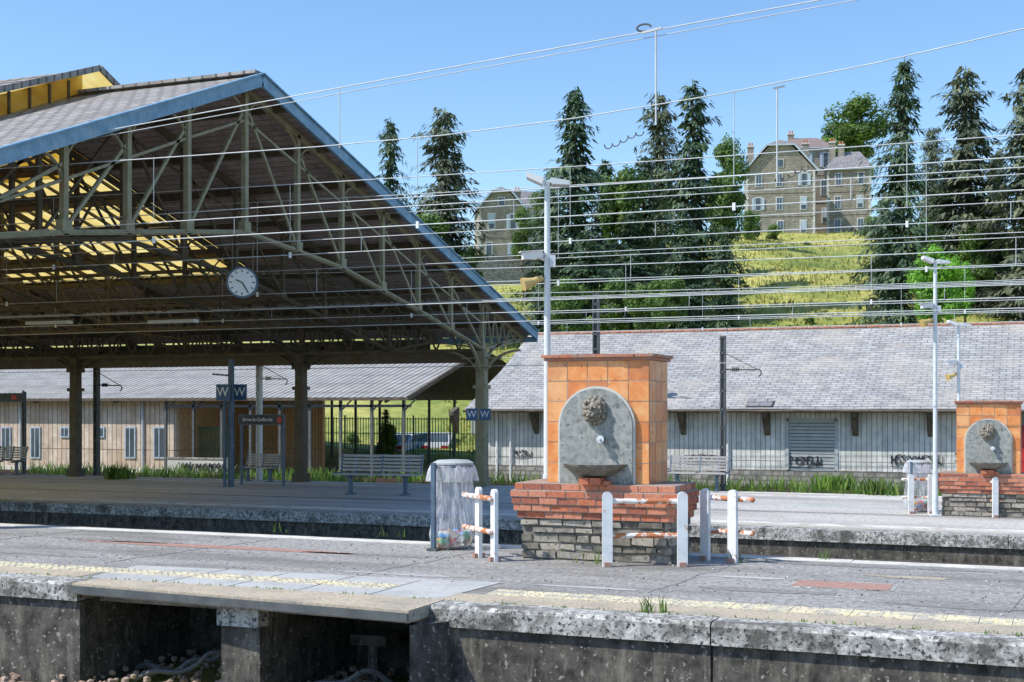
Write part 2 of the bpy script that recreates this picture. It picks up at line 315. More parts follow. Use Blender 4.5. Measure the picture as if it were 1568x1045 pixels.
for (px,py,w,d,m) in ((330,838,3.5,.35,rustplate),(1400,885,.9,.2,tan),(180,828,2,.3,dk),(1180,905,1.3,.25,dk),(560,850,1.8,.16,dk),(1330,868,2.6,.2,dk),(70,850,1.5,.12,dk),(1470,930,1.2,.2,dk),(900,900,1.1,.12,plate),(620,880,1.4,.14,plate),(1150,885,.9,.12,plate)):
    u,v_=G(px,py,0)
    pts=[]
    for k in range(26):
        a=2*math.pi*k/26; q=1+.45*noise.noise(Vector((math.cos(a)*1.6,math.sin(a)*1.6,px))); pts.append((u+math.cos(a)*w/2*q,v_+math.sin(a)*d/2*q,.003))
    mb.add(pts,[tuple(range(26))],m)
for i in range(9):
    u=-22+i*3.1; pts=[]
    for k in range(16): pts.append((u+noise.noise(Vector((k*.6,i,0)))*.1+k*.02,11.6+k*.2,.0))
    mb.path([Vector(p) for p in pts],.006,dk,4)
mb.path([Vector((-40+k*.8,12.9+.05*noise.noise(Vector((k*.4,5,0))),0)) for k in range(60)],.007,dk,4)
for i in range(700):
    u=ru(-16,3); v_=ru(11.4,14.6); s_=ru(.006,.016); mb.blob((u,v_,s_*.4),s_,s_,s_*.7,random.choice((dk,coping,plate)),.4,3)
mb.obj('asphalt_patches')
mb=MB()
def cable(pts,r): 
    ps=[]
    for i in range(len(pts)-1):
        a=Vector(pts[i]);b_=Vector(pts[i+1])
        for k in range(8): 
            t=k/8; ps.append(a.lerp(b_,t)+Vector((0,0,.04*math.sin(t*math.pi*2))))
    mb.path(ps,r,darkm,7)
cable([(-8.6,10.9,-.95),(-8.0,10.8,-.9),(-7.6,11.0,-.72),(-7.3,11.1,-.42),(-7.25,11.3,-.3)],.03)
cable([(-8.4,10.6,-1.0),(-7.7,10.7,-.8),(-7.4,10.9,-.6),(-7.2,11,-.5)],.025)
cable([(-6.5,10.6,-.98),(-5.9,10.7,-.75),(-5.5,10.9,-.88),(-5.1,10.9,-.6)],.03)
cable([(-6.4,10.9,-.95),(-5.8,10.5,-.9),(-5.2,10.6,-.98)],.025)
mb.box(-6.3,-5.9,11.2,11.5,-.6,-.5,facewall); mb.box(-6.15,-6.05,11.3,11.4,-1,-.6,facewall); mb.box(-7.7,-7.4,11.1,11.5,-.42,-.34,facewall)
mb.obj('recess_cables')
Z2=-.45
mb=MB(); mb.box(-140,45,23.46,33.55,GZ-.05,Z2-.2,facewall); mb.box(-140,45,23.85,33.3,Z2-.2,Z2,asphalt2)
for i in range(90): 
    x=-140+i*2.05; mb.box(x+.006,x+2.044,23.4,23.85,Z2-.2,Z2+.004+R()*.004,coping); mb.box(x+.006,x+2.044,33.3,33.6,Z2-.2,Z2+.003,copwhite)
mb.box(-140,45,23.87,24.05,Z2-.05,Z2+.006,tan)
mb.box(-140,45,24.35,24.75,Z2-.05,Z2+.009,copwhite); mb.box(-140,45,32.2,32.5,Z2-.05,Z2+.009,copwhite)
mb.box(-140,45,27.2,27.5,Z2-.05,Z2+.004,asphalt); mb.box(-140,45,29.0,29.8,Z2-.05,Z2+.004,plate)
mb.obj('station_platform')
# ------------------------------------------------------------------ train shed
UE=-14.5; VA=21.6; ZA=7.97; VN=13.3; VFAR=36.4
def top(V): return ZA-.396*(VA-V) if V<VA else ZA-.284*(V-VA)
def bot(V): return lerp([(13.4,4.0),(16.5,4.5),(21.6,5.15),(25.4,4.83),(29.2,4.15),(33.2,3.35)],V)
shed=bpy.data.objects.new('train_shed',None); bpy.context.collection.objects.link(shed)
mb=MB()
UL=-75
def slab(u0,u1,v0,v1,mt,mu,th=.07):
    z0,z1=top(v0)+.2,top(v1)+.2
    mb.add([(u0,v0,z0),(u1,v0,z0),(u1,v1,z1),(u0,v1,z1)],[(0,1,2,3)],mt)
    if mu is not None: mb.add([(u0,v0,z0-th),(u1,v0,z0-th),(u1,v1,z1-th),(u0,v1,z1-th)],[(3,2,1,0)],mu)
slab(UL,UE+.35,VN,VA-.0,slate,under)
slab(-20.3,UE+.35,VA,VFAR,slate,under)
slab(UL,-20.3,VA,22.6,slate,under); slab(UL,-20.3,31.0,VFAR,slate,under)
rows=[(22.6,24.2),(24.4,25.9),(26.1,27.6),(27.8,29.3),(29.5,31.0)]
for r,(a,b_) in enumerate(rows):
    u=-20.3; k=0
    while u>UL:
        du=min(2.8,u-UL)
        if (k*7+r*3)%13 in (4,): slab(u-du,u,a,b_,slate,under)
        else: slab(u-du,u,a,b_,yg,None)
        u-=2.8; k+=1
for a,b_ in ((24.2,24.4),(25.9,26.1),(27.6,27.8),(29.3,29.5)): slab(UL,-20.3,a,b_,slate,under)
mb.beam((UE+.35,VA,ZA+.25),(UL,VA,ZA+.25),.3,.06,slate)
mb.obj('roof',parent=shed)
mb=MB()
def f3(V,o=0): return (UE+.4,V,top(V)+o)
mb.beam(f3(VN,.09),f3(VA,.09),.07,.22,bluef,up=(0,-.37,.93)); mb.beam(f3(VA,.09),f3(VFAR,.09),.07,.22,bluef,up=(0,.27,.96))
mb.beam((UE+.41,VN,top(VN)+.225),(UE+.41,VA,top(VA)+.225),.14,.03,bluef); mb.beam((UE+.41,VA,top(VA)+.225),(UE+.41,VFAR,top(VFAR)+.225),.14,.03,bluef)
mb.beam((UE+.4,VFAR,top(VFAR)),(UL,VFAR,top(VFAR)),.14,.16,bluef)
mb.beam((UE+.4,VN,top(VN)),(UL,VN,top(VN)),.14,.16,bluef)
mb.obj('fascia',parent=shed)
gv=[onU(px,300,UE).y for px in (98,195,287,375,455,523,585,640,690)]
cols=[-14.5,-20.3,-28.6,-36.9,-45.2,-53.5,-61.8]
def truss(U,m,vs,w=.1,detail=True):
    t=MB()
    t.beam((U,VN,top(VN)),(U,VA,top(VA)),w,.14,m); t.beam((U,VA,top(VA)),(U,VFAR-.1,top(VFAR)),w,.14,m)
    pts=[13.9]+vs+[33.2]
    for a,b_ in zip(pts[:-1],pts[1:]): t.beam((U,a,bot(a)),(U,b_,bot(b_)),w,.09,m); t.beam((U,a,bot(a)-.01),(U,b_,bot(b_)-.01),w*1.6,.02,m)
    for i,v_ in enumerate(pts):
        t.box(U-w*.5,U+w*.5,v_-.055,v_+.055,bot(v_)-.05,top(v_),m)
        t.beam((U-w*.7,v_,bot(v_)+.1),(U+w*.7,v_,bot(v_)+.1),.22,.2,m)
    for a,b_ in zip(pts[:-1],pts[1:]):
        if b_<=VA+.5: t.beam((U,a,bot(a)+.05),(U,b_,top(b_)-.35),w*.5,.06,m)
        else: t.beam((U,a,top(a)-.3),(U,b_,bot(b_)+.05),w*.5,.06,m)
        za=top(a)-.62; zb=top(b_)-.62
        if za>bot(a)+.2 and zb>bot(b_)+.2: t.beam((U,a,za),(U,b_,zb),w*.5,.05,m)
        if detail:
            n=5
            for (p0,sgn) in ((a,1),(b_,-1)):
                prev=None
                for k in range(n+1):
                    q=k/n*math.pi/2; vv=p0+sgn*.45*(1-math.cos(q)); z_=top(p0+sgn*.45)-.1-.6*(1-math.sin(q))
                    cur=Vector((U,vv,z_))
                    if prev: t.beam(prev,cur,.05,.035,m)
                    prev=cur
    if any(abs(U-c)<.1 for c in cols):
        for (dx,z0,hh) in ((-1.7,2.2,1.45),(2.4,2.5,1.2)):
            prev=None
            for k in range(9):
                q=k/8*math.pi/2; cur=Vector((U,33.2+dx*(1-math.cos(q)),z0+hh*math.sin(q)))
                if prev: t.beam(prev,cur,.08,.06,m)
                prev=cur
    t.beam((U,33.2,3.35),(U,36.1,3.75),.08,.08,m)
    for k in range(5): t.beam((U,33.3+k*.55,3.37+k*.07),(U,33.55+k*.55,top(33.55+k*.55)-.05),.04,.04,m); t.beam((U,33.55+k*.55,top(33.55+k*.55)-.05),(U,33.85+k*.55,3.44+k*.07),.04,.04,m)
    t.obj('roof_truss',parent=shed)
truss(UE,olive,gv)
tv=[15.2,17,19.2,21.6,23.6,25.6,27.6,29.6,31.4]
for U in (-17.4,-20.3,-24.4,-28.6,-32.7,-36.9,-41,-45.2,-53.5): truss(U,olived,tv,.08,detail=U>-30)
t=MB()
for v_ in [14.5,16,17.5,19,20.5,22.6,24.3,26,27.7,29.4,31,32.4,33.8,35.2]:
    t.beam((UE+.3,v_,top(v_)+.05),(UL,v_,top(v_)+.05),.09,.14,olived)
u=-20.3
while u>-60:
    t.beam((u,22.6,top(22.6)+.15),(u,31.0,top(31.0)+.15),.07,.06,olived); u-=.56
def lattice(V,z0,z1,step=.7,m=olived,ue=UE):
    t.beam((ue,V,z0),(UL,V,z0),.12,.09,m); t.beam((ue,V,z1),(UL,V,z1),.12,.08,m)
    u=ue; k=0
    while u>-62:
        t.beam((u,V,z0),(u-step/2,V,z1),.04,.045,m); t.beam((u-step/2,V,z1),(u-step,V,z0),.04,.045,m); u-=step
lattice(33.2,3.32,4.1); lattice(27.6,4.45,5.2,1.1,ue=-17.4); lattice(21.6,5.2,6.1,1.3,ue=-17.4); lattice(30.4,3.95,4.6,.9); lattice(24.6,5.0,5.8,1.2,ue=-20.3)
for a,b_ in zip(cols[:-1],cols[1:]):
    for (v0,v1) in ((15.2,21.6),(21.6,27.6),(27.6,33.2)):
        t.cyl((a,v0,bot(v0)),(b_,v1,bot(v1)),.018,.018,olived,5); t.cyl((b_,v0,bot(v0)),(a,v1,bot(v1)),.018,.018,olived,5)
t.box(UL,UE,33.28,33.33,2.98,3.3,olived); t.box(UL,-17.6,36.3,36.34,3.2,3.8,olived)  # second board is added, standing in for the darkness under the far eave
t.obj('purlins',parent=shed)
def column(U,V,zb,zt,m):
    t=MB()
    t.box(U-.2,U+.2,V-.2,V+.2,zb,zb+.25,m); t.prism([(U-.15,V-.12),(U-.12,V-.15),(U+.12,V-.15),(U+.15,V-.12),(U+.15,V+.12),(U+.12,V+.15),(U-.12,V+.15),(U-.15,V+.12)],'z',zb+.25,zt-1.05,m)
    t.box(U-.19,U+.19,V-.19,V+.19,zt-1.05,zt-.95,m); t.box(U-.13,U+.13,V-.13,V+.13,zt-.95,zt-.45,m); t.box(U-.2,U+.2,V-.2,V+.2,zt-.45,zt-.35,m); t.box(U-.14,U+.14,V-.14,V+.14,zt-.35,zt,m)
    for sg in (-1,1):
        prev=None
        for k in range(9):
            q=k/8*math.pi/2; cur=Vector((U+sg*1.15*(1-math.cos(q)),V,zt-.95+.95*math.sin(q)))
            if prev: t.beam(prev,cur,.08,.06,m)
            prev=cur
        t.beam((U+sg*.1,V,zt-.2),(U+sg*.6,V,zt-.2),.05,.05,m)
    t.obj('column',parent=shed)
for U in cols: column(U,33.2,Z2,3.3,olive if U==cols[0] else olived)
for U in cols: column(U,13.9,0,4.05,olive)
t=MB(); u0=-18.4; vf=18.3
zf0=top(vf)+.2
for k in range(4):
    z_=zf0+.04+k*.11; t.beam((u0,vf,z_),(UL,vf,z_),.03,.06,yg)
t.box(UL,u0-.05,vf+.25,vf+.28,zf0-.1,zf0+.46,olived)
u=u0
while u>-50: t.box(u-.045,u,vf-.04,vf+.03,zf0-.05,zf0+.46,olived); u-=.6
ze=zf0+.5; zr=ZA+.72
t.add([(UL,vf-.4,ze-.1),(u0+.4,vf-.4,ze-.1),(u0+.4,VA,zr),(UL,VA,zr),(u0+.4,24.9,ze-.1),(UL,24.9,ze-.1)],[(0,1,2,3),(3,2,4,5)],yg)
zq=lambda v_:ze-.09+(zr-ze+.1)*(v_-vf+.4)/(VA-vf+.4)
for k in range(6):
    v0=vf-.4+k*.62; v1=v0+.45
    t.add([(UL,v0,zq(v0)),(u0+.4,v0,zq(v0)),(u0+.4,v1,zq(v1)),(UL,v1,zq(v1))],[(0,1,2,3)],slate)
t.beam((u0+.42,vf-.4,ze-.1),(u0+.42,VA,zr),.05,.12,slate); t.beam((u0+.42,VA,zr),(u0+.42,24.9,ze-.1),.05,.12,slate)
for k in range(6):
    va=vf+.1+k*.55; t.beam((u0,va,top(va)+.2),(u0,va,ze-.16+(zr-ze)*(va-vf+.4)/(VA-vf+.4)),.04,.05,olived)
t.add([(u0-.03,vf,zf0),(u0-.03,VA,ZA+.25),(u0-.03,VA,zr-.08),(u0-.03,vf,ze-.1)],[(0,1,2,3)],yg)
t.obj('ridge_lantern',parent=shed)
t=MB(); cp=onU(371,433,UE-.2); n=Vector((.5,-.86,0)); n.normalize()
t.cyl(cp-n*.07,cp+n*.06,.31,.31,navy,32); t.cyl(cp+n*.06,cp+n*.065,.27,.27,signw,32)
r_=Vector((.86,.5,0))
for k in range(12):
    a=k*math.pi/6; d=r_*math.sin(a)+Vector((0,0,math.cos(a))); t.beam(cp+n*.07+d*.2,cp+n*.07+d*.25,.02,.01,signblk,up=n)
for a,l in ((5.1,.13),(2.6,.21)):
    d=r_*math.sin(a)+Vector((0,0,math.cos(a))); t.beam(cp+n*.075,cp+n*.075+d*l,.022,.008,signblk,up=n)
for s_ in (-1,1): t.beam(cp+r_*.2*s_+Vector((0,0,.2)),cp+r_*.2*s_+Vector((0,0,1.0)),.03,.03,olived)
t.beam(cp-r_*.25+Vector((0,0,1)),cp+r_*.25+Vector((0,0,1)),.05,.05,olived)
t.obj('station_clock')
for px,py in ((75,494),(265,492)):
    u,y=onV(px,27); zc=zz(py,y); t=MB(); t.box(u-.7,u+.7,26.9,27.1,zc-.05,zc+.03,signw); t.box(u-.72,u+.72,26.85,27.15,zc+.03,zc+.08,olived)
    for s_ in (-.5,.5): t.cyl((u+s_,27,zc+.08),(u+s_,27,4.9),.01,.01,olived,4)
    t.obj('hanging_strip_light')
# ------------------------------------------------------------------ right warehouse
WV=42.5; WL=-19.0; WR=24
wh=bpy.data.objects.new('goods_warehouse',None); bpy.context.collection.objects.link(wh)
t=MB()
sd0,_=onV(1205,WV); sd1,_=onV(1281,WV)
t.box(WL+.6,sd0,WV,WV+.15,-.28,1.85,planks); t.box(sd1,WR,WV,WV+.15,-.28,1.85,planks); t.box(sd0,sd1,WV,WV+.15,1.35,1.85,planks)
t.box(WL+.5,sd0,WV-.06,WV+.3,GZ-.1,-.28,rubblew); t.box(sd0,sd1,WV-.06,WV+.3,GZ-.1,-.32,rubblew); t.box(sd1,WR,WV-.06,WV+.3,GZ-.1,-.28,rubblew)
t.box(WL+.5,WR,54,54.3,GZ,1.95,planks); t.box(WL+.5,WL+.6,WV,54,GZ,1.8,planks); t.box(WR,WR+.1,WV,54,GZ,1.8,planks)
t.obj('walls',parent=wh)
t=MB(); z_=-.3
while z_<1.33: t.box(sd0+.06,sd1-.06,WV+.03,WV+.06,z_,z_+.085,shutter); z_+=.11
t.box(sd0,sd1,WV+.065,WV+.1,-.32,1.35,darkm); t.box(sd0-.05,sd0+.06,WV-.03,WV+.05,-.28,1.38,shutter); t.box(sd1-.06,sd1+.05,WV-.03,WV+.05,-.28,1.38,shutter); t.box(sd0,sd1,WV-.03,WV+.05,1.3,1.4,shutter)
t.obj('roller_shutter',parent=wh)
t=MB()
EV,EZ=41.95,1.68; RV,RZ=48.2,4.62
N_=60
for i in range(N_):
    u0=WL+(WR+1-WL)*i/N_; u1=WL+(WR+1-WL)*(i+1)/N_
    for j in range(8):
        def pt(u,k):
            f_=k/8; 
            return (u,EV+(RV-EV)*f_,EZ+(RZ-EZ)*f_+.07*noise.noise(Vector((u*.4,k*.7,0)))*(1 if 0<k<8 else .4)-(.1*math.sin(f_*math.pi)))
        t.add([pt(u0,j),pt(u1,j),pt(u1,j+1),pt(u0,j+1)],[(0,1,2,3)],slate2)
t.add([(WL,RV,RZ),(WR+1,RV,RZ),(WR+1,55,1.7),(WL,55,1.7)],[(0,1,2,3)],slate2)
t.add([(WL+.5,WV,1.85),(WL+.5,54,1.85),(WL+.5,RV,RZ-.1)],[(0,1,2)],planks)
u=WL
while u<WR+1: t.cyl((u,RV,RZ+.01),(u+.4,RV,RZ+.03),.055,.055,capm,8); u+=.42
t.box(WL,WR+1,EV-.02,EV+.02,EZ-.1,EZ-.02,bark); t.add([(WL,EV,EZ-.06),(WR+1,EV,EZ-.06),(WR+1,WV,EZ+.18),(WL,WV,EZ+.18)],[(3,2,1,0)],brownw)
t.cyl((WL,EV-.07,EZ-.06),(WR+1,EV-.07,EZ-.06),.045,.045,bark,8)
t.obj('roof',parent=wh)
t=MB()
for px in (700,822,1047,1175,1310,1425,1560,1640):
    u,_=onV(px,WV)
    t.prism([(WV-.01,.82),(WV-.01,EZ+.08),(EV+.04,EZ-.08),(EV+.04,EZ-.22)],'x',u-.09,u+.09,bark)
for px in (762,783,1115): u,_=onV(px,WV); t.cyl((u,WV-.07,-.9),(u,WV-.07,1.6),.04,.04,signw,8)
u,_=onV(1160,EV); t.add([(u-.45,EV+.1,EZ+.1),(u+.45,EV+.1,EZ+.1),(u+.4,EV+.6,EZ+.36),(u-.4,EV+.6,EZ+.36)],[(0,1,2,3)],slateh)
t.obj('eave_brackets',parent=wh)
t=MB(); u,_=onV(1556,WV-.08); t.box(u,u+1.4,WV-.07,WV-.01,-.25,1.2,signred); t.obj('door',parent=wh)
def scribble(px,py,w,h,V,seed,mtl=graf,rr=.014):
    random.seed(seed); u,y=onV(px,V); z0=zz(py,y); t=MB(); x=u-w/2
    while x<u+w/2:
        cw=ru(.1,.2); k=random.randint(0,3); pts=[]
        if k==0: pts=[(x,V,z0-h*.4),(x+cw*.2,V,z0+h*.45),(x+cw*.7,V,z0-h*.1),(x+cw,V,z0+h*.4),(x+cw*1.1,V,z0-h*.45)]
        elif k==1: pts=[(x+cw*(.5+.5*math.cos(a)),V,z0+h*.4*math.sin(a)) for a in [i*.5 for i in range(random.randint(7,12))]]
        elif k==2: pts=[(x+cw,V,z0+h*.45),(x,V,z0+h*.35),(x+cw*.8,V,z0),(x+cw,V,z0-h*.2),(x,V,z0-h*.45)]
        else: pts=[(x,V,z0+h*.5),(x+cw*.1,V,z0-h*.4),(x+cw*.5,V,z0-h*.1),(x+cw*.9,V,z0-h*.5),(x+cw,V,z0+h*.3)]
        t.path([Vector((p[0]+ru(-.02,.02),p[1],p[2]+ru(-.02,.02))) for p in pts],rr*ru(.8,1.3),mtl,4); x+=cw*1.05
    t.path([(u-w/2,V,z0-h*.6),(u,V,z0-h*.72),(u+w/2,V,z0-h*.5)],.01,mtl,4)
    t.obj('graffiti')
scribble(800,694,.65,.22,WV-.03,1); scribble(1232,706,.9,.3,WV+.0,2); scribble(1075,702,1.2,.24,WV-.03,3); scribble(1400,705,1.4,.34,WV-.03,4); scribble(1475,700,.5,.25,WV-.03,5)
random.seed(11)
# ------------------------------------------------------------------ left wood-clad building + open shelter
BV=44.0; BE,_=onV(270,BV)
lb=bpy.data.objects.new('wood_clad_building',None); bpy.context.collection.objects.link(lb)
t=MB(); t.box(-75,BE,BV,BV+.2,-.75,2.15,planksw); t.box(-75,BE,BV-.05,BV+.3,GZ-.1,-.75,copwhite); t.box(BE-.2,BE,BV+.2,52,GZ,2.3,brownw)
t.box(BE,-28.3,48,48.2,-.95,2.6,brownw)
t.obj('walls',parent=lb)
t=MB()
for px,w in ((55,.42),(153,.4),(200,.42),(245,.48),(10,.4),(100,.35)):
    u,y=onV(px,BV); z0,z1=zz(700,y),zz(656,y)
    if px in(153,100): z0=zz(668,y)
    t.box(u-w/2-.06,u+w/2+.06,BV-.05,BV-.01,z0-.06,z1+.06,frame); t.box(u-w/2,u+w/2,BV-.055,BV-.04,z0,z1,glass); t.box(u-.02,u+.02,BV-.07,BV-.056,z0,z1,frame)
for px in (33,112,220): u,_=onV(px,BV); t.cyl((u,BV-.06,-.9),(u,BV-.06,2.0),.04,.04,frame,8)
t.obj('windows',parent=lb)
t=MB(); RU=-22.0
ez,rz=2.12,4.3
t.add([(-75,43.5,ez),(RU,43.5,ez),(RU-.6,52,rz),(-75,52,rz),(RU,60,2.2),(-75,60,2.2)],[(0,1,2,3),(3,2,4,5)],corr)
t.add([(-75,43.55,ez-.08),(RU,43.55,ez-.08),(RU-.6,52,rz-.08),(-75,52,rz-.08),(RU,60,2.12),(-75,60,2.12)],[(3,2,1,0),(5,4,2,3)],bark)
t.beam((-75,43.52,ez-.05),(RU,43.52,ez-.05),.05,.12,bark); t.beam((RU,43.5,ez-.03),(RU-.6,52,rz-.03),.1,.16,bark)
for k in range(9): u=RU-.3-k*1.35; t.box(u-.05,u+.05,43.7,43.8,GZ,ez,darkm); t.box(u-.05,u+.05,57,57.1,GZ,2.2,darkm); t.beam((u,43.75,1.6),(u+.5,43.75,2.05),.04,.05,darkm)
for k in range(12): u=RU-1-k*4.2; t.beam((u,43.6,ez-.14),(u,52,rz-.14),.08,.14,bark)
t.box(-33,RU,43.7,43.8,1.75,1.85,darkm)
t.obj('shelter_roof',parent=lb)
scribble(310,717,2.2,.42,43.0,8,graf,.024); scribble(240,722,1.0,.25,BV-.09,9,graf,.018)
random.seed(12)
t=MB(); a,_=onV(262,43.3); b_,_=onV(352,43.3); t.box(a,b_,43.05,43.3,GZ,-.3,plaster); t.box(a-.03,b_+.03,43.02,43.34,-.3,-.24,rubblew); t.obj('graffiti_wall')
t=MB(); a,_=onV(272,45.5); b_,_=onV(355,45.5); u=a
while u<b_: t.box(u,u+.03,45.5,45.53,GZ,.95,greenf); u+=.13
t.box(a,b_,45.48,45.55,.85,.9,greenf); t.box(a,b_,45.48,45.55,-.6,-.55,greenf); t.obj('green_fence')
t=MB(); u=-44
while u<-16: 
    t.box(u,u+.035,60,60.03,GZ,1.25,greenf); u+=.16
    if int(u*10)%20==0: t.box(u,u+.07,60,60.07,GZ,1.35,greenf)
for z_ in (-.5,.4,1.15): t.box(-44,-16,59.98,60.05,z_,z_+.04,greenf)
t.obj('green_fence')
t=MB(); t.box(-34,-14,66,66.4,GZ-.5,.05,rubblew); t.box(-34.1,-13.9,65.95,66.45,.05,.15,copwhite); t.obj('stone_garden_wall')
t=MB(); u,v_=atD(788,72); t.box(-2.4,2.4,0,5,-1,3.1,plaster); t.prism([(-2.7,3.0),(2.7,3.0),(0,4.6)],'y',-.3,5.3,slateh); t.box(-.5,.5,-.04,0,1.8,2.8,glass); t.obj('small_annexe',loc=(u,v_,GZ+.6),rot=TH)
def car(px,V,col,rot,name):
    cm=nm('car_paint_'+name,col,col,3,.3,st=0); t=MB()
    body=[(-2.05,.3),(-2.1,.7),(-1.95,.9),(-1.5,.98),(-.9,1.42),(.5,1.45),(1.15,1.0),(1.9,.88),(2.08,.65),(2.05,.3)]
    t.prism(body,'y',-.82,.82,cm)
    t.prism([(-1.35,1.0),(-.85,1.36),(.45,1.38),(1.0,1.0)],'y',-.835,.835,glass)
    t.add([(-1.52,-.65,1.0),(-1.52,.65,1.0),(-.98,.6,1.38),(-.98,-.6,1.38)],[(0,1,2,3)],glass)
    for x in (-1.3,1.3):
        for y_ in (-.84,.64): t.cyl((x,y_,.32),(x,y_+.2,.32),.32,.32,signblk,16)
    t.box(-2.115,-2.06,-.7,-.35,.65,.8,signred); t.box(-2.115,-2.06,.35,.7,.65,.8,signred); t.box(2.05,2.1,-.7,-.4,.6,.75,signw)
    u,_=onV(px,V); t.obj('parked_car',loc=(u,V,GZ+.02),rot=rot)
car(626,62,(.55,.62,.7),1.55,'a'); car(672,63.5,(.5,.52,.55),1.9,'b')
# ------------------------------------------------------------------ fountains
def fountain(cu,v0,zb):
    root=bpy.data.objects.new('brick_wall_fountain',None); bpy.context.collection.objects.link(root); root.location=(cu,v0,zb)
    t=MB(); random.seed(3)
    t.box(-.86,.86,.07,.88,-.02,.46,mortard)
    z_=0.0
    for hgt in (.1,.085,.11,.075,.09):
        x=-.88
        while x<.87:
            w=ru(.12,.36); b_=min(x+w,.88); j=ru(-.03,.02)
            if b_-x>.04: t.prism([(x+.006,z_+.006+ru(0,.02)),(b_-.006,z_+.004+ru(0,.02)),(b_-ru(.004,.02),z_+hgt-.004-ru(0,.02)),(x+ru(.004,.02),z_+hgt-.004-ru(0,.02))],'y',.05+j,.12,rubs[random.choice((0,0,1,1,2))])
            x+=w
        y_=.1
        while y_<.87:
            w=ru(.12,.28); b_=min(y_+w,.88)
            t.prism([(y_+.008,z_+.008),(b_-.008,z_+.008),(b_-.01,z_+hgt-.008),(y_+.01,z_+hgt-.01)],'x',.8,.88+ru(-.02,.02),rubs[random.randint(0,2)]); y_+=w
        z_+=hgt
    for k,(z_,o) in enumerate(((.46,.02),(.54,.05),(.62,.07),(.70,.08),(.78,.04))):
        y0=.04-o; y1=.9; xl=-.9-o; xr=.9+o
        t.box(xl+.012,xr-.012,y0+.012,y1,z_,z_+.08,mortar)
        x=xl+(0 if k%2 else -.11)
        while x<xr-.02:
            a=max(x,xl); b_=min(x+.22,xr); j=ru(-.005,.007)
            if b_-a>.03: t.box(a+.005,b_-.005,y0+j,y0+.1,z_+.007,z_+.073,brickv[random.choice((0,0,1,1,1,2))])
            x+=.225
        y_=y0+.11+(0 if k%2 else .11)
        while y_<y1-.02:
            b_=min(y_+.22,y1); t.box(xr-.1,xr+ru(-.004,.004),y_+.004,b_-.004,z_+.006,z_+.074,brickv[random.choice((0,0,1,1,2))]); y_+=.225
    t.box(-.9,.9,.04,.88,.86,.862,brick)
    t.obj('brick_base',parent=root)
    t=MB(); z0,z1=.862,2.24
    t.box(-.595,.595,.165,.895,z0,z1,mortar)
    def tl(x0,x1,y0,y1,za,zb_): t.box(x0,x1,y0,y1,za,zb_,tilev[random.randint(0,3)])
    rows=6; rh=(z1-z0)/rows
    for r in range(rows):
        za=z0+r*rh+.005; zb_=z0+(r+1)*rh-.005
        for c in range(5):
            w=1.2/5; tl(-.6+c*w+.005,-.6+(c+1)*w-.005,.16+ru(-.003,.003),.2,za,zb_)
        for c in range(3):
            w=.74/3; tl(.56,.602+ru(-.002,.003),.165+c*w+.005,.165+(c+1)*w-.005,za,zb_); tl(-.602,-.56,.165+c*w+.005,.165+(c+1)*w-.005,za,zb_)
    t.obj('tiled_pillar',parent=root)
    t=MB()
    t.box(-.63,.63,.13,.93,z1,z1+.035,capm)
    for i in range(6): t.box(-.66+i*.22+.003,-.66+(i+1)*.22-.003,.1+ru(-.006,.006),.95,z1+.035,z1+.065+R()*.008,capm)
    t.obj('cap',parent=root)
    t=MB(); n=28; zc=1.50
    def arch(r,y0,y1,m):
        t.prism([(-r,z0+.003)]+[(-r*math.cos(math.pi*k/n),zc+r*math.sin(math.pi*k/n)) for k in range(n+1)]+[(r,z0+.003)],'y',y0,y1,m)
    arch(.45,.105,.158,greyl); arch(.425,.085,.104,greys); 
    t.obj('arched_slab',parent=root)
    t=MB(); hz=1.68; random.seed(5)
    t.blob((0,.05,hz),.1,.1,.115,lionm,.15,9)
    for ring,(rr,nn,sz) in enumerate(((.115,13,.035),(.085,10,.032))):
        for k in range(nn):
            a=2*math.pi*k/nn+ring*.3; t.blob((math.cos(a)*rr,.055-ring*.04,hz+math.sin(a)*rr*1.12),sz,sz,sz*1.25,lionm,.35,5)
    t.blob((0,-.055,hz-.045),.05,.05,.04,lionm,.15,7); t.blob((0,-.095,hz-.025),.02,.018,.015,lionm,.1,5)
    for s_ in (-1,1):
        t.blob((s_*.037,-.045,hz+.03),.02,.015,.013,lionm,.1,5); t.blob((s_*.085,-.01,hz+.085),.026,.02,.03,lionm,.2,5); t.blob((s_*.025,-.09,hz-.055),.026,.025,.022,lionm,.1,5)
    t.blob((0,-.06,hz+.01),.018,.035,.04,lionm,.1,5); t.blob((0,-.05,hz-.1),.03,.025,.02,lionm,.1,5)
    t.obj('lion_head',parent=root,smooth=True)
    t=MB(); t.cyl((.09,.09,1.36),(.09,0,1.36),.03,.03,steel,12); t.cyl((.09,0,1.36),(.09,-.02,1.36),.042,.042,polem,14); t.cyl((.09,-.02,1.36),(.09,-.07,1.35),.015,.015,polem,8); t.obj('push_tap',parent=root)
    t=MB(); n=40; prof=[(.12,.94),(.2,.96),(.3,1.02),(.35,1.065),(.36,1.085),(.33,1.085),(.3,1.04),(.15,.99),(0.0,.985)]
    vs=[];k=n+1
    for (r,z_) in prof:
        for i in range(k):
            a=math.pi+math.pi*i/n; q=1+(.035*math.cos(i*math.pi/n*14) if r>.15 else 0); vs.append((math.cos(a)*r*q,.085+math.sin(a)*r*q*.95,z_))
    t.add(vs,[(j*k+i,j*k+i+1,(j+1)*k+i+1,(j+1)*k+i) for j in range(len(prof)-1) for i in range(n)],basinm)
    t.add([(0,.085,.94)]+[(math.cos(math.pi+math.pi*i/n)*.12,.085+math.sin(math.pi+math.pi*i/n)*.12,.94) for i in range(k)],[tuple(range(k+1))],greys)
    t.obj('basin',parent=root,smooth=False)
    t=MB()
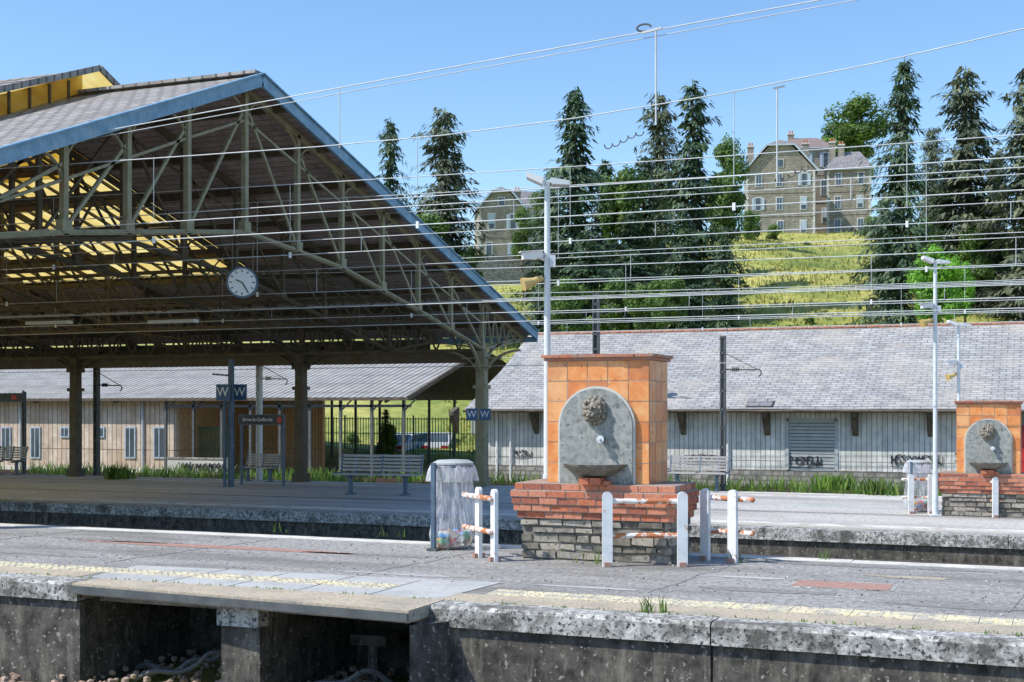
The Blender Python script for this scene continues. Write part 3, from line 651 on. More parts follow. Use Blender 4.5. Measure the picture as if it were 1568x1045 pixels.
    for x in (-.13,0.0): t.box(x+.0,x+.12,-.12,.085,.862,.935,brickv[0])
    t.box(.13,.2,-.05,.085,.862,.9,brickv[1])
    t.obj('basin_support',parent=root)
brickv=[nm('brick_a',(.44,.12,.06),(.55,.19,.1),25,.85,speck=(.25,.1,.07)),nm('brick_b',(.5,.17,.09),(.6,.27,.18),25,.85,speck=(.3,.12,.08)),nm('brick_c',(.27,.085,.055),(.4,.14,.085),25,.85)]
tilev=[nm('tile_a',(.7,.23,.06),(.76,.31,.1),6,.33,stain=(.8,.48,.24),stain_scale=4,st=.15,speck=(.38,.14,.07),speck_scale=13,speck_amt=(.62,.7)),nm('tile_b',(.58,.17,.05),(.68,.25,.08),6,.3,stain=(.42,.17,.09),stain_scale=4,st=.15),nm('tile_c',(.72,.33,.13),(.8,.43,.2),6,.36,stain=(.56,.2,.08),stain_scale=4,st=.15,speck=(.4,.16,.08),speck_scale=12,speck_amt=(.6,.7)),nm('tile_d',(.66,.2,.05),(.72,.27,.08),6,.3,stain=(.78,.42,.18),stain_scale=5,st=.15)]
mortar=nm('mortar',(.34,.3,.26),(.5,.46,.4),30,.9); mortard=nm('mortar_dark',(.12,.11,.1),(.24,.22,.19),20,.9)
fountain(-4.66,13.75,0); fountain(-1.08,27.5,Z2)
random.seed(21)
# ------------------------------------------------------------------ hoop railings
def railing(p,q,z,e0=.02,e1=.02,H=.8):
    p=Vector((p[0],p[1],z)); q=Vector((q[0],q[1],z)); d=(q-p).normalized(); t=MB()
    for a in (p,q):
        t.beam(a,a+Vector((0,0,H-.06)),.11,.045,white,up=d.cross(Vector((0,0,1))))
        t.cyl(a+Vector((0,0,H-.05))-d.cross(Vector((0,0,1)))*.022,a+Vector((0,0,H-.05))+d.cross(Vector((0,0,1)))*.022,.056,.056,white,14)
        t.beam(a+Vector((0,0,.002)),a+Vector((0,0,.05)),.13,.07,rustplate,up=d)
    n=d.cross(Vector((0,0,1)))*.05
    for h,m in ((H-.1,rust),(.33,rust)):
        pts=[p-d*e0+Vector((0,0,h))-n,p+Vector((0,0,h))-n,q+Vector((0,0,h))-n,q+d*e1+Vector((0,0,h))-n]
        t.path(pts,.03,m,10)
        for e in (pts[0],pts[-1]): t.blob(e,.032,.032,.032,m,0,5)
    t.obj('hoop_railing')
railing(G(930,868,0),G(1045,868,0),0,.02,.02)
railing(G(757,860,0),G(733,854,0),0,.0,.3)
railing(G(1080,858,0),G(1122,862,0),0,.0,.22)
railing(G(1395,787,Z2),G(1425,787,Z2),Z2,.15,.05); railing(G(1524,793,Z2),G(1590,793,Z2),Z2,.05,.05)
# ------------------------------------------------------------------ bins with clear bags
def bagbin(px,py,z):
    u,v_=G(px,py,z); root=bpy.data.objects.new('litter_bag_stand',None); bpy.context.collection.objects.link(root); root.location=(u,v_,z)
    t=MB(); t.box(-.13,-.08,-.36,-.31,0,1.05,navy); t.box(-.17,-.04,-.4,-.27,0,.03,darkm); t.box(-.13,-.08,-.31,-.2,.98,1.02,navy)
    n=24
    t.path([(math.cos(2*math.pi*k/n)*.235,math.sin(2*math.pi*k/n)*.235,1.0) for k in range(n+1)],.014,navy,6)
    t.lathe([(.25,1.045),(.19,1.075),(.0,1.085)],0,0,shutter,24); t.lathe([(.25,1.025),(.25,1.045)],0,0,shutter,24)
    t.obj('stand',parent=root)
    t=MB(); prof=[(.24,1.0),(.25,.92),(.235,.82),(.235,.68),(.245,.55),(.262,.42),(.285,.3),(.3,.17),(.27,.06),(.16,.015),(0,.015)]
    pr=[]
    for i in range(len(prof)-1):
        for k in range(4):
            f_=k/4; pr.append((prof[i][0]*(1-f_)+prof[i+1][0]*f_,prof[i][1]*(1-f_)+prof[i+1][1]*f_))
    pr.append(prof[-1]); t.lathe(pr,0,0,bagm,110,jit=.16,fr=2.2,zf=1.5,pleat=.05)
    skirt=[(.25,1.02),(.27,.98),(.285,.93),(.29,.87),(.3,.82)]
    t.lathe(skirt,0,0,bagm,110,jit=.2,fr=5,zf=3,pleat=.1); t.obj('clear_bag',parent=root,smooth=True)
    t=MB()
    cs=[(.75,.1,.08),(.15,.45,.18),(.8,.78,.7),(.1,.35,.7),(.5,.3,.16),(.85,.55,.1)]
    ml=[nm('trash_%d_%d'%(px,i),tuple(x*.8 for x in c),c,20,.5) for i,c in enumerate(cs)]
    for i in range(46):
        a=ru(0,6.28); r=.2*R()**.5; t.blob((math.cos(a)*r,math.sin(a)*r,ru(.05,.2)),ru(.03,.07),ru(.03,.06),ru(.02,.05),ml[i%6],.8,5)
    t.obj('rubbish',parent=root)
bagbin(694,840,0); bagbin(1406,784,Z2)
# ------------------------------------------------------------------ benches
def bench(px,py,z,rot=0,L=2.0,k=1.0):
    u,v_=G(px,py,z); t=MB()
    for x in (-L*.33,L*.33):
        t.box(x-.04,x+.04,-.02,.06,0,.42,navy); t.box(x-.06,x+.06,-.16,.22,0,.03,navy); t.beam((x,-.22,.42),(x,.25,.42),.05,.05,navy); t.beam((x,.22,.42),(x,.36,.9),.05,.05,navy)
    for i in range(5): y_=-.22+i*.1; t.box(-L/2,L/2,y_,y_+.075,.45,.48,slat)
    for i in range(5):
        f_=(i+.3)/5; y_=.22+.13*f_; z_=.5+.4*f_; t.box(-L/2,L/2,y_-.012,y_+.012,z_,z_+.055,slat)
    for x in (-L/2+.01,0,L/2-.05): t.beam((x+.02,-.2,.49),(x+.02,.2,.49),.03,.02,navy); t.beam((x+.02,.2,.48),(x+.02,.34,.92),.035,.02,navy)
    o=t.obj('platform_bench',loc=(u,v_,z),rot=rot); o.scale=(k,k,k)
bench(578,758,Z2,.12,2.0,1.1); bench(1067,752,Z2,0,1.6,1.0); bench(396,738,Z2,0,1.3,.9); bench(10,727,Z2,0,1.2,1.0)
# ------------------------------------------------------------------ lamp posts
def lamp_post(u,v_,z,H,rot):
    t=MB(); t.cyl((0,0,0),(0,0,.9),.06,.055,polem,14); t.cyl((0,0,.9),(0,0,H),.045,.035,polem,14); t.box(-.1,.1,-.1,.1,0,.03,polem)
    for s_,l in ((-1,.2),(1,.22)):
        t.beam((0,0,H-.02),(s_*.1,0,H+.03),.03,.03,polem)
        t.prism([(s_*.04,H+.03),(s_*(.05+l),H+(.1 if s_<0 else -.01)),(s_*(.05+l),H+(.04 if s_<0 else -.06)),(s_*.06,H-.05)],'y',-.11,.11,signw if s_<0 else polem)
    z_=H-.92; t.beam((0,0,z_-.04),(-.14,-.02,z_),.03,.03,polem); t.beam((-.06,-.03,z_+.03),(-.3,-.1,z_+.0),.09,.08,signw); t.beam((-.05,-.03,z_+.075),(-.33,-.11,z_+.05),.12,.012,signw); t.box(.03,.1,-.05,.05,z_-.12,z_+.02,polem)
    z_=H-1.22; t.beam((0,0,z_+.03),(-.12,0,z_),.02,.02,darkm); t.cyl((-.06,-.02,z_+.05),(-.17,-.06,z_),.035,.045,speaker,14); t.cyl((-.17,-.06,z_),(-.29,-.1,z_-.04),.045,.085,speaker,18)
    t.cyl((.0,.05,.9),(.0,.05,H-1.),.012,.012,darkm,5)
    t.obj('platform_lamp_post',loc=(u,v_,z),rot=rot)
u,_=onV(838,14.82); y=-u*S+14.82*C; lamp_post(u,14.82,0,zz(278,y),.35)
u,v_=G(1432,790,Z2); 
y=-u*S+v_*C; lamp_post(u,v_,Z2,zz(400,y)-Z2,.35)
u,v_=G(1468,765,Z2); y=-u*S+v_*C; lamp_post(u,v_,Z2,zz(497,y)-Z2,.35)
def mast(px,ptop,V,z,m,w=.16,arm=True,py_arm=None,sg=1):
    u,y=onV(px,V); t=MB(); H=zz(ptop,y)-z
    for s_ in (-1,1): t.box(s_*w/2-.02,s_*w/2+.02,-w/2,w/2,0,H,m)
    t.box(-w/2,w/2,-.012,.012,0,H,m)
    k=0.2
    while k<H: t.box(-w/2,w/2,-w/2,-w/2+.01,k,k+.06,m); k+=.5
    if arm:
        za=zz(py_arm,y)-z; t.beam((0,0,za),(sg*.9,0,za-.02),.04,.04,m); t.beam((0,0,za+.45),(sg*.9,0,za),.02,.02,m)
        for i in range(4): t.cyl((sg*(.25+i*.05),0,za),(sg*(.27+i*.05),0,za),.06,.06,m,10)
        pts=[(sg*.9+.12*math.sin(a*.4)*sg,0,za-.1*(1-math.cos(a*.4))) for a in range(8)]; t.path(pts,.02,m,5)
    t.box(-w*.6,w*.6,-w*.6,w*.6,H-.05,H,m)
    t.obj('catenary_mast',loc=(u,V,z))
mast(1107,515,34.2,GZ,darkm,.11,True,566,1); mast(913,450,41.4,GZ,darkm,.17,True,478,1); mast(148,555,34.4,GZ,darkm,.14,True,590,1); mast(397,550,34.8,GZ,polem,.13,True,580,1); mast(37,600,34.4,Z2-.5,darkm,.08,False)
def sign(px,py,w,h,V,zb,txts,mat_,size,post=True,name='station_sign'):
    u,y=onV(px,V); zc=zz(py,y); t=MB(); t.box(-w/2,w/2,-.03,.03,-h/2,h/2,mat_); t.box(-w/2-.02,w/2+.02,-.025,.025,-h/2-.02,h/2+.02,navy)
    if post:
        for x in (-w/2+.04,w/2-.04) if post==2 else (0,): t.box(x-.03,x+.03,.03,.09,zb-zc,h/2+.02,navy)
    o=t.obj(name,loc=(u,V,zc))
    for (s_,x,c) in txts: text('lettering',s_,size,(x,-.036,0),(math.pi/2,0,0),c,o)
    return o
sign(342,601,.4,.4,30,Z2,[('W',0,signw)],signblue,.36,1,'platform_letter_sign'); 
sign(368,601,.36,.4,30.4,Z2,[('W',0,signw)],signblue,.34,0,'platform_letter_sign')
u,_=onV(354,30.2); t=MB(); y=-u*S+30.2*C; t.box(-.06,.06,-.06,.06,0,zz(550,y)-Z2,navy); t.beam((-.1,0,zz(575,y)-Z2),(-.6,0,zz(573,y)-Z2),.05,.05,navy); t.obj('sign_pole',loc=(u,30.2,Z2))
o=sign(400,643,1.45,.25,31,Z2,[('Brive-la-Gaillarde',-.1,signw)],signblk,.14,2,'station_name_sign'); 
t=MB(); t.box(.54,.68,-.04,-.032,-.08,.08,signred); t.obj('red_panel',parent=o)
o=sign(15,609,1.1,.24,32,Z2,[],signblk,.15,0,'station_name_sign'); t=MB(); t.box(.1,.3,-.04,-.032,-.06,.06,signred); t.obj('red_panel',parent=o)
sign(723,635,.28,.28,31.0,Z2,[('W',0,signw)],signblue,.25,0,'platform_letter_sign'); sign(743,635,.28,.28,32.6,Z2,[('W',0,signw)],signblue,.25,0,'platform_letter_sign')
# ------------------------------------------------------------------ overhead wires
ow=MB(); owd=MB()
def wire(fn,V,r=.008,m=wirem,u0=-70,u1=12,st=2.0):
    pts=[];u=u0
    while u<=u1: pts.append(Vector((u,V+.25*math.sin(u/25),fn(u)))); u+=st
    ow.path(pts,r,m,5); 
def setof(V,zc,dz=(0,.28,1.2),rise=lambda u:0,ph=0,drop=5.5):
    fns=[lambda u,k=k:zc+dz[k]+(rise(u) if k==2 else 0)+(.0006*((u+ph+27)%54-27)**2 if k==2 else 0) for k in range(3)]
    rr=.0085 if V<25 else .011
    wire(fns[0],V,rr); wire(fns[1],V+.03,rr*.85); wire(fns[2],V,rr)
    u=-60+ph
    while u<10:
        vv=V+.25*math.sin(u/25); ow.cyl((u,vv,fns[1](u)),(u,vv,fns[2](u)),.006,.006,wirem,4); ow.cyl((u+1.5,vv,fns[0](u)),(u+1.5,vv,fns[1](u)),.006,.006,wirem,4)
        ow.box(u-.02,u+.02,vv-.015,vv+.015,fns[0](u)-.05,fns[0](u)+.05,signw); u+=drop
setof(17.0,4.35,rise=lambda u:.0079*max(0,u+10)**2,ph=1.0,drop=4.6)
setof(21.0,4.55,(0,.26,1.25),ph=3); setof(24.5,4.2,(0,.5,1.9),ph=2,drop=7); setof(29.0,4.0,(0,.3,1.0),ph=1.5); setof(36.4,4.25,ph=4,drop=6); setof(40.3,4.2,ph=2,drop=6)
for V,z_ in ((26.5,3.6),(31.0,5.6),(34.0,2.9),(38.0,3.3),(22.6,3.7),(32.0,4.6),(27.5,6.3),(19.5,5.2)): wire(lambda u,z_=z_:z_,V,.009)
f_top=lambda u:6.4+(u+11.2)*.07
wire(f_top,17.2,.009); wire(lambda u:f_top(u)-.07,17.25,.007)
for px in (1006,):
    u,_=onV(px,17.2); vv=17.2+.25*math.sin(u/25); ow.cyl((u,vv,f_top(u)),(u,vv,5.55),.014,.014,wirem,6)
    pts=[(u-.12+.1*math.cos(a*.5)-.05,vv,f_top(u)+.05+.05*math.sin(a*.5)) for a in range(11)]; owd.path(pts,.014,wired,5); ow.beam((u-.2,vv,f_top(u)-.02),(u+.08,vv,f_top(u)+.02),.03,.03,wirem)
u,_=onV(1190,17); ow.cyl((u,17,5.85),(u,17,4.63),.012,.012,wirem,6); ow.beam((u-.05,17,5.86),(u+.1,17,5.88),.02,.02,wirem)
u,_=onV(525,17.2); ow.cyl((u,17.1,f_top(u)),(u,17.1,5.6),.009,.009,wirem,6)
def curl(px,py,V,L,seed):
    random.seed(seed); u,y=onV(px,V); z_=zz(py,y); pts=[]
    for i in range(60):
        f_=i/59; pts.append((u-L/2+L*f_+.022*math.cos(f_*34),V,z_+.07*math.sin(f_*4-2)+.03*math.sin(f_*34)))
    owd.path(pts,.008,wired,5)
curl(955,215,17,.6,1); curl(1212,268,17,.45,2); random.seed(31)
ow.obj('overhead_catenary_wires'); owd.obj('jumper_wires')
# ------------------------------------------------------------------ houses on the hill
def house(name,px,D,pybase,w,d,hw_,rise,wallm,roofm,gable=True,rot=0,cols=3,rows=3,chim=()):
    u,v_=atD(px,D); z=zz(pybase,D)
    root=bpy.data.objects.new(name,None); bpy.context.collection.objects.link(root); root.location=(u,v_,z); root.rotation_euler=(0,0,TH+rot)
    t=MB(); t.box(-w/2,w/2,0,d,-4,hw_,wallm)
    if gable: t.prism([(-w/2,hw_),(w/2,hw_),(w*.18,hw_+rise*.72),(0,hw_+rise*.9),(-w*.18,hw_+rise*.72)],'y',0.003,d-.003,wallm)
    for k in range(1,rows): zf=hw_*k/rows; t.box(-w/2-.05,w/2+.05,-.06,0,zf,zf+.14,wallm)
    for x in (-w/2,w/2-.35):
        k=-1.0; i=0
        while k<hw_-.3: t.box(x-.02+(.0 if x<0 else (.1 if i%2 else 0)),x+.37-(.12 if (i%2 and x<0) else 0),-.05,-.001,k,k+.4,plaster); k+=.43; i+=1
    t.obj('walls',parent=root)
    t=MB(); e=.45
    if gable:
        for s_ in (-1,1):
            t.add([(s_*(w/2+e),-e,hw_-.3),(s_*w*.2,-e,hw_+rise*.8),(0,-e+1.2,hw_+rise),(0,d+e,hw_+rise),(s_*(w/2+e),d+e,hw_-.3),(s_*w*.2,d+e,hw_+rise*.8)],[(0,1,5,4),(1,2,3,5)],roofm)
            t.beam((s_*(w/2+e),-e,hw_-.33),(s_*w*.2,-e,hw_+rise*.8-.05),.12,.25,frame)
        t.add([(-w*.2,-e,hw_+rise*.8),(w*.2,-e,hw_+rise*.8),(0,-e+1.2,hw_+rise)],[(0,1,2)],roofm); t.beam((-w*.2,-e,hw_+rise*.78),(w*.2,-e,hw_+rise*.78),.12,.2,frame)
    else:
        t.add([(-w/2-e,-e,hw_),(w/2+e,-e,hw_),(w/2+e,d+e,hw_),(-w/2-e,d+e,hw_),(-w*.25,d/2,hw_+rise),(w*.25,d/2,hw_+rise)],[(0,1,5,4),(1,2,5),(2,3,4,5),(3,0,4)],roofm); t.box(-w/2-e,w/2+e,-e,d+e,hw_-.15,hw_-.003,frame)
    t.obj('roof',parent=root)
    t=MB(); rs=random.Random(int(px))
    for r in range(rows):
        for c in range(cols):
            x=-w/2+w*(c+.5)/cols+rs.uniform(-.2,.2); z0=hw_*r/rows+hw_/rows*.3; hh=hw_/rows*.5; ww=.4
            t.box(x-ww-.12,x+ww+.12,-.07,.0,z0-.12,z0+hh+.16,plaster); t.box(x-ww,x+ww,-.09,-.06,z0,z0+hh,glass)
            q=rs.random()
            for s_ in ((-1,0,1) if q<.4 else (-1,1)): t.box(x+s_*(ww-.04)-.03,x+s_*(ww-.04)+.03,-.12,-.09,z0,z0+hh,frame)
            if q>.65:
                for s_ in (-1,1): t.box(x+s_*(ww+.3)-.18,x+s_*(ww+.3)+.18,-.13,-.08,z0,z0+hh,frame)
            elif q>.5: t.box(x-ww,x+ww,-.1,-.091,z0+hh*.35,z0+hh,frame)
    for c in range(2):
        y_=d*(c+.5)/2
        for r in range(rows): z0=hw_*r/rows+hw_/rows*.3; t.box(w/2,w/2+.06,y_-.5,y_+.5,z0,z0+hw_/rows*.5,frame)
    if gable: t.box(-.5,.5,-.07,-.0,hw_+.3,hw_+1.5,plaster); t.box(-.38,.38,-.09,-.06,hw_+.4,hw_+1.4,glass)
    t.obj('windows',parent=root)
    t=MB()
    for (x,y_,h) in chim: t.box(x-.45,x+.45,y_-.35,y_+.35,hw_,h,wallm); t.box(x-.55,x+.55,y_-.45,y_+.45,h,h+.2,plaster); t.cyl((x-.2,y_,h+.2),(x-.2,y_,h+.7),.13,.1,brickv[0],8); t.cyl((x+.2,y_,h+.2),(x+.2,y_,h+.7),.13,.1,brickv[0],8)
    if chim: t.obj('chimneys',parent=root)
house('stone_house',1195,185,368,9.6,9,10.0,4.4,housest,slateh,True,-.15,3,3,((3.9,6,14.6),(-4.0,5,14.2)))
house('stone_house',1236,198,354,8,8,12.6,2.3,housest,tileh,False,-.1,3,3,((-2,4,15.4),))
house('stone_house',1300,190,364,6.2,8,10.0,3.2,housest,slateh,False,-.25,2,3,((-2.4,3,14.4),(-1.1,3.2,14.0)))
house('stone_house',768,172,408,6.0,8,7.6,3.0,housest,slateh,True,.1,2,2,((2.6,5,10.6),))
house('stone_house',806,180,400,6.5,7,7.4,2.8,plaster,slateh,False,.1,2,2,())
t=MB(); a=atD(722,150); b_=atD(838,152); za=zz(396,151)
t.beam((a[0],a[1],za-1.4),(b_[0],b_[1],za-1.1),.4,3.4,rubblew); t.obj('retaining_wall')
# ------------------------------------------------------------------ trees
def spruce_mesh(seed,H=20,Rr=3.6,lm=spruceleaf,pw=.6,dens=1.0):
    random.seed(seed); mb=MB()
    mb.cyl((0,0,-2),(0,0,H*.5),.33,.18,bark,8); mb.cyl((0,0,H*.5),(0,0,H*.99),.18,.02,bark,6)
    vs=[];fs=[]
    nw=int(40*dens)
    gaps=[(ru(0,6.28),ru(.15,.85)) for _ in range(9)]
    for i in range(nw):
        h=.03+.96*(i/nw)**.92; nb=random.randint(8,11) if h<.85 else 7
        base=Rr*min(1,(1-h)**pw*1.1)*(.85+.55*noise.noise(Vector((i*.45,seed,0))))+.12
        a0=ru(0,6.28)
        for b_ in range(nb):
            a=a0+b_*6.283/nb+ru(-.25,.25); L=base*ru(.5,1.3)*(1+.45*noise.noise(Vector((math.cos(a)*1.3,math.sin(a)*1.3,h*5+seed))))
            for ga,gh in gaps:
                if abs(h-gh)<.05 and math.cos(a-ga)>.4: L*=.4
            zb=h*H+ru(-.3,.3); dr=ru(.12,.5); up=.4 if h>.8 else .1
            ca,sa=math.cos(a),math.sin(a)
            ns=max(2,int(L/.28))
            for s_ in range(ns):
                f_=(s_+R())/ns
                r=L*f_; z_=zb+up*r-dr*r*f_
                if f_<.25 and R()<.5: continue
                wd=.45*(1-f_*.45)*min(1.25,L/2+.3)
                for q in range(4):
                    sd=ru(-1,1)*wd*1.3; cx=ca*r-sa*sd; cy=sa*r+ca*sd; cz=z_+ru(-.2,.1)
                    l=ru(.28,.62); w=ru(.06,.14); dx,dy,dz=ca*ru(.1,.9)-sa*sd,sa*ru(.1,.9)+ca*sd,-ru(.15,.95)
                    n=math.sqrt(dx*dx+dy*dy+dz*dz); dx*=l/n;dy*=l/n;dz*=l/n
                    o=len(vs); px_,py_=-sa*w+ru(-.04,.04),ca*w+ru(-.04,.04)
                    vs+= [(cx-px_,cy-py_,cz),(cx+px_,cy+py_,cz+ru(-.05,.05)),(cx+dx+px_*.3,cy+dy+py_*.3,cz+dz),(cx+dx-px_*.4,cy+dy-py_*.4,cz+dz)]
                    fs.append((o,o+1,o+2,o+3))
            if L>1: mb.cyl((0,0,zb),(ca*L*.8,sa*L*.8,zb+up*L*.8-dr*L*.64),.035,.012,bark,3)
    mb.add(vs,fs,lm); return mb
def broad_mesh(seed,Rr=3,H=7,lm=leaf,n=7000,ls=.2):
    random.seed(seed); mb=MB(); mb.cyl((0,0,-1.5),(0,0,H*.45),.25,.16,bark,8); cl=[]
    for i in range(17):
        a=ru(0,6.28); r=ru(0,.8)*Rr; z_=H*ru(.2,.9); k=Rr*ru(.2,.42); cl.append((math.cos(a)*r*(1.15-z_/H*.6),math.sin(a)*r*(1.15-z_/H*.6),z_,k)); mb.cyl((0,0,H*.3),(cl[-1][0],cl[-1][1],z_),.07,.02,bark,4)
    vs=[];fs=[]
    for i in range(n):
        c=cl[random.randrange(17)]; d=Vector((random.gauss(0,1),random.gauss(0,1),random.gauss(0,1))).normalized(); r=c[3]*(.5+.6*R()**.5)*(1+.35*noise.noise(d*2.5+Vector((c[0],c[1],c[2]))))
        p=Vector(c[:3])+d*r; t1=Vector((ru(-1,1),ru(-1,1),ru(-1,1))).normalized(); t2=(d+Vector((ru(-.8,.8),ru(-.8,.8),ru(-.2,1)))).cross(t1)
        if t2.length<.05: continue
        t2.normalize(); t1=t2.cross(d+Vector((ru(-.5,.5),ru(-.5,.5),ru(-.5,.5)))).normalized(); s_=ls*ru(.5,1.2); o=len(vs)
        vs+=[p-t1*s_,p+t2*s_*.5,p+t1*s_,p-t2*s_*.5]; fs.append((o,o+1,o+2,o+3))
    mb.add([tuple(x) for x in vs],fs,lm); return mb
SP=[]; SR=[4.2,3.8,4.4,3.8]
for sd,a,l_,pw in ((1,4.2,spruceleaf,.66),(2,3.8,spruceleaf,.55),(3,4.4,spruceleaf,.72),(4,3.8,spruceleaf2,.5)):
    o=spruce_mesh(sd,20,a,l_,pw).obj('spruce_tree'); SP.append(o.data); bpy.data.objects.remove(o)
BR=[]
for sd,l_ in ((5,leaf),(6,leaf),(7,leafb)):
    o=broad_mesh(sd,3,7,l_).obj('broadleaf_tree'); BR.append(o.data); bpy.data.objects.remove(o)
def place(me,name,u,v_,z,sxy,sz,rz):
    o=bpy.data.objects.new(name,me); bpy.context.collection.objects.link(o); o.location=(u,v_,z); o.scale=(sxy,sxy*ru(.9,1.1),sz); o.rotation_euler=(ru(-.025,.025),ru(-.025,.025),rz)
def spruce(px,pt,D,wpx,k):
    u,v_=atD(px,D); z=hw(u,v_)-.2; H=zz(pt,D)-z; w=wpx/F*D/2
    place(SP[k],'spruce_tree' if k<3 else 'pine_tree',u,v_,z,w/SR[k]*1.42,H/20,ru(0,6))
for a in ((595,175,112,90,0),(682,158,110,112,3),(645,320,118,100,2),(885,128,102,145,2),(845,255,112,85,1),(930,240,118,110,2),(1010,135,128,85,3),(985,235,114,90,1),(1066,118,106,128,0),
          (1112,345,88,80,1),(1376,80,98,120,0),(1352,290,106,60,1),(1485,98,112,120,3),(1568,90,106,120,3),(1450,250,114,80,1),(1528,230,116,100,2),(905,350,92,100,1),(965,320,100,105,0),(1045,320,96,100,2),(1612,150,115,120,2),(1432,190,128,60,3),(830,340,100,60,2),(1500,300,112,90,0)):
    spruce(*a)
def broad(px,pt,pb,D,wpx,k,name='broadleaf_tree'):
    u,v_=atD(px,D); z=zz(pb,D); H=zz(pt,D)-z; w=wpx/F*D/2; place(BR[k],name,u,v_,z,w/3.0,H/7,ru(0,6))
for a in ((1312,150,250,215,120,0),(1290,185,250,222,80,1),(1435,375,510,79,110,2),(1478,400,495,86,60,2),(800,320,400,150,50,0),(832,290,370,160,60,1),(655,330,440,105,120,0),(720,380,430,120,60,0),(955,255,400,110,100,1),(1115,215,330,150,80,0),(1105,262,400,118,80,1),
          (1020,420,515,84,80,1),(870,430,520,82,90,0),(1148,320,380,172,44,1),(1185,345,376,176,34,0),(1340,330,376,176,40,1),(1490,350,440,110,80,0),(1550,350,440,112,90,1),(1415,340,440,112,60,0),(940,430,515,90,80,0),(985,440,515,88,60,0),
          (595,645,712,64,36,1),(540,665,712,70,40,0),(500,650,705,76,50,1),(650,640,690,80,70,0),(700,640,690,84,50,1),(640,620,680,95,80,1),(530,620,680,98,90,0)):
    broad(*a)
random.seed(77)
for i in range(32):
    px=ru(1130,1620); D=ru(88,178); u,v_=atD(px,D); s_=ru(.08,.26); place(BR[random.choice((0,0,1,2))],'hillside_shrub',u,v_,hw(u,v_)-.3,s_,s_*ru(.4,.7),ru(0,6))
for i in range(16):
    px=ru(840,1120); D=ru(78,150); u,v_=atD(px,D); s_=ru(.2,.45); place(BR[random.choice((0,1))],'hillside_shrub',u,v_,hw(u,v_)-.3,s_,s_*.7,ru(0,6))
u,v_=atD(590,66); place(SP[0],'cypress_tree',u,v_,GZ,.2,.14,1)
def grass(name,pts,h0,h1,m,blades=3,w=.05,spread=.15):
    mb=MB(); vs=[];fs=[]
    for (x,y_,z_) in pts:
        for k in range(blades):
            a=ru(0,6.28); h=ru(h0,h1); ox,oy=ru(-spread,spread),ru(-spread,spread); lx,ly=ru(-.4,.4)*h,ru(-.4,.4)*h; ww=w*ru(.6,1.4); ca,sa=math.cos(a)*ww,math.sin(a)*ww; o=len(vs)
            vs+=[(x+ox-ca,y_+oy-sa,z_),(x+ox+ca,y_+oy+sa,z_),(x+ox+lx*.4+ca*.7,y_+oy+ly*.4+sa*.7,z_+h*.6),(x+ox+lx,y_+oy+ly,z_+h),(x+ox+lx*.4-ca*.7,y_+oy+ly*.4-sa*.7,z_+h*.6)]; fs.append((o,o+1,o+2,o+3,o+4))
    mb.add(vs,fs,m); mb.obj(name)
pts=[]
for i in range(15000):
    D=66+(185-66)*R(); px=ru(680,1640); u,v_=atD(px,D)
    pts.append((u,v_,hw(u,v_)-.12))
grass('hillside_grass',pts,.15,.5,grassm,2,.09,.5)
pts=[]
for i in range(9000):
    u=ru(-60,12); v_=ru(36.5,42.2)
    q=noise.noise(Vector((u*.35,v_*.5,0)))+.6*noise.noise(Vector((u*1.3,v_*.8,4)))
    if q<-.02: continue
    pts.append((u,v_,GZ))
grass('trackside_weeds',pts,.12,.75,weedm,3,.025,.15)
pts=[]
for cu,cv,n,sp in [(*G(165,735,Z2),60,.4),(*G(1275,752,Z2),60,.6),(*G(1340,760,Z2),30,.5)]:
    for i in range(n): pts.append((cu+random.gauss(0,sp*.5),cv+.5+random.gauss(0,.15),Z2))
grass('platform_weeds',pts,.15,.5,weedm,4,.03,.1)
pts=[]
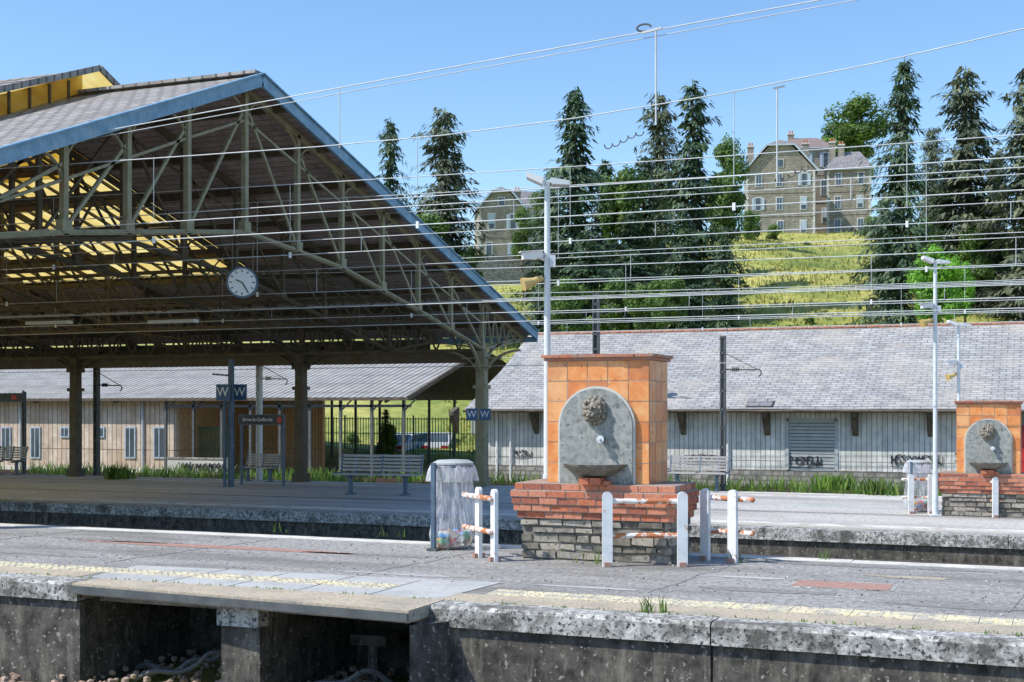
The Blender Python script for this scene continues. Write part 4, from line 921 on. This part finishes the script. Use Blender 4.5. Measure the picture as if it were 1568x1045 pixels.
for px,py,n,sp in ((1005,938,12,.06),(990,860,10,.1),(840,856,8,.12),(600,822,5,.1),(1125,862,6,.08),(920,862,8,.2),(430,815,4,.08),(1260,858,4,.08)):
    u,v_=G(px,py,0)
    for i in range(n): pts.append((u+random.gauss(0,sp),v_+random.gauss(0,sp*.4),0))
grass('platform_weeds',pts,.04,.17,weedm,3,.006,.03)
u,v_=G(385,1045,-.9); pts=[(u+random.gauss(0,.06),v_+random.gauss(0,.04),GZ+.03) for i in range(20)]; grass('track_weeds',pts,.1,.32,weedm,4,.012,.04)
pts=[]
for i in range(500):
    u=ru(-30,5); pts.append((u,10.5+ru(-.02,.03),0.0))
grass('edge_moss',pts,.01,.035,weedm,2,.006,.02)
# ------------------------------------------------------------------ light + sky + camera
sd=Vector((-.75,-.6,0)).normalized(); el=math.radians(50)
sdir=Vector((sd.x*math.cos(el),sd.y*math.cos(el),math.sin(el)))
sl=bpy.data.lights.new('sun','SUN'); sl.energy=5; sl.angle=math.radians(.5); sl.color=(1,.95,.87); so=bpy.data.objects.new('sun',sl); bpy.context.collection.objects.link(so); so.rotation_euler=sdir.to_track_quat('Z','Y').to_euler()
w=bpy.data.worlds.new('World'); bpy.context.scene.world=w; w.use_nodes=True; nt=w.node_tree
sk=nt.nodes.new('ShaderNodeTexSky'); sk.sky_type='NISHITA'; sk.sun_disc=False; sk.sun_elevation=el; sk.sun_rotation=math.atan2(sd.x,sd.y); sk.air_density=1.0; sk.dust_density=.4; sk.ozone_density=2.2
hs=nt.nodes.new('ShaderNodeHueSaturation'); hs.inputs['Saturation'].default_value=1.14; hs.inputs['Value'].default_value=1.42
nt.links.new(sk.outputs[0],hs.inputs['Color'])
bg=nt.nodes['Background']; nt.links.new(hs.outputs[0],bg.inputs[0]); bg.inputs[1].default_value=.15
cam=bpy.data.cameras.new('camera'); co=bpy.data.objects.new('camera',cam); bpy.context.collection.objects.link(co); co.location=(0,0,EYE); co.rotation_euler=(math.pi/2,0,TH)
cam.sensor_width=36; cam.lens=F/1568*36; cam.shift_y=(HZ-522.5)/1568; cam.clip_end=9000; bpy.context.scene.camera=co
sc=bpy.context.scene; sc.view_settings.view_transform='Standard'; sc.view_settings.look='None'; sc.view_settings.exposure=0
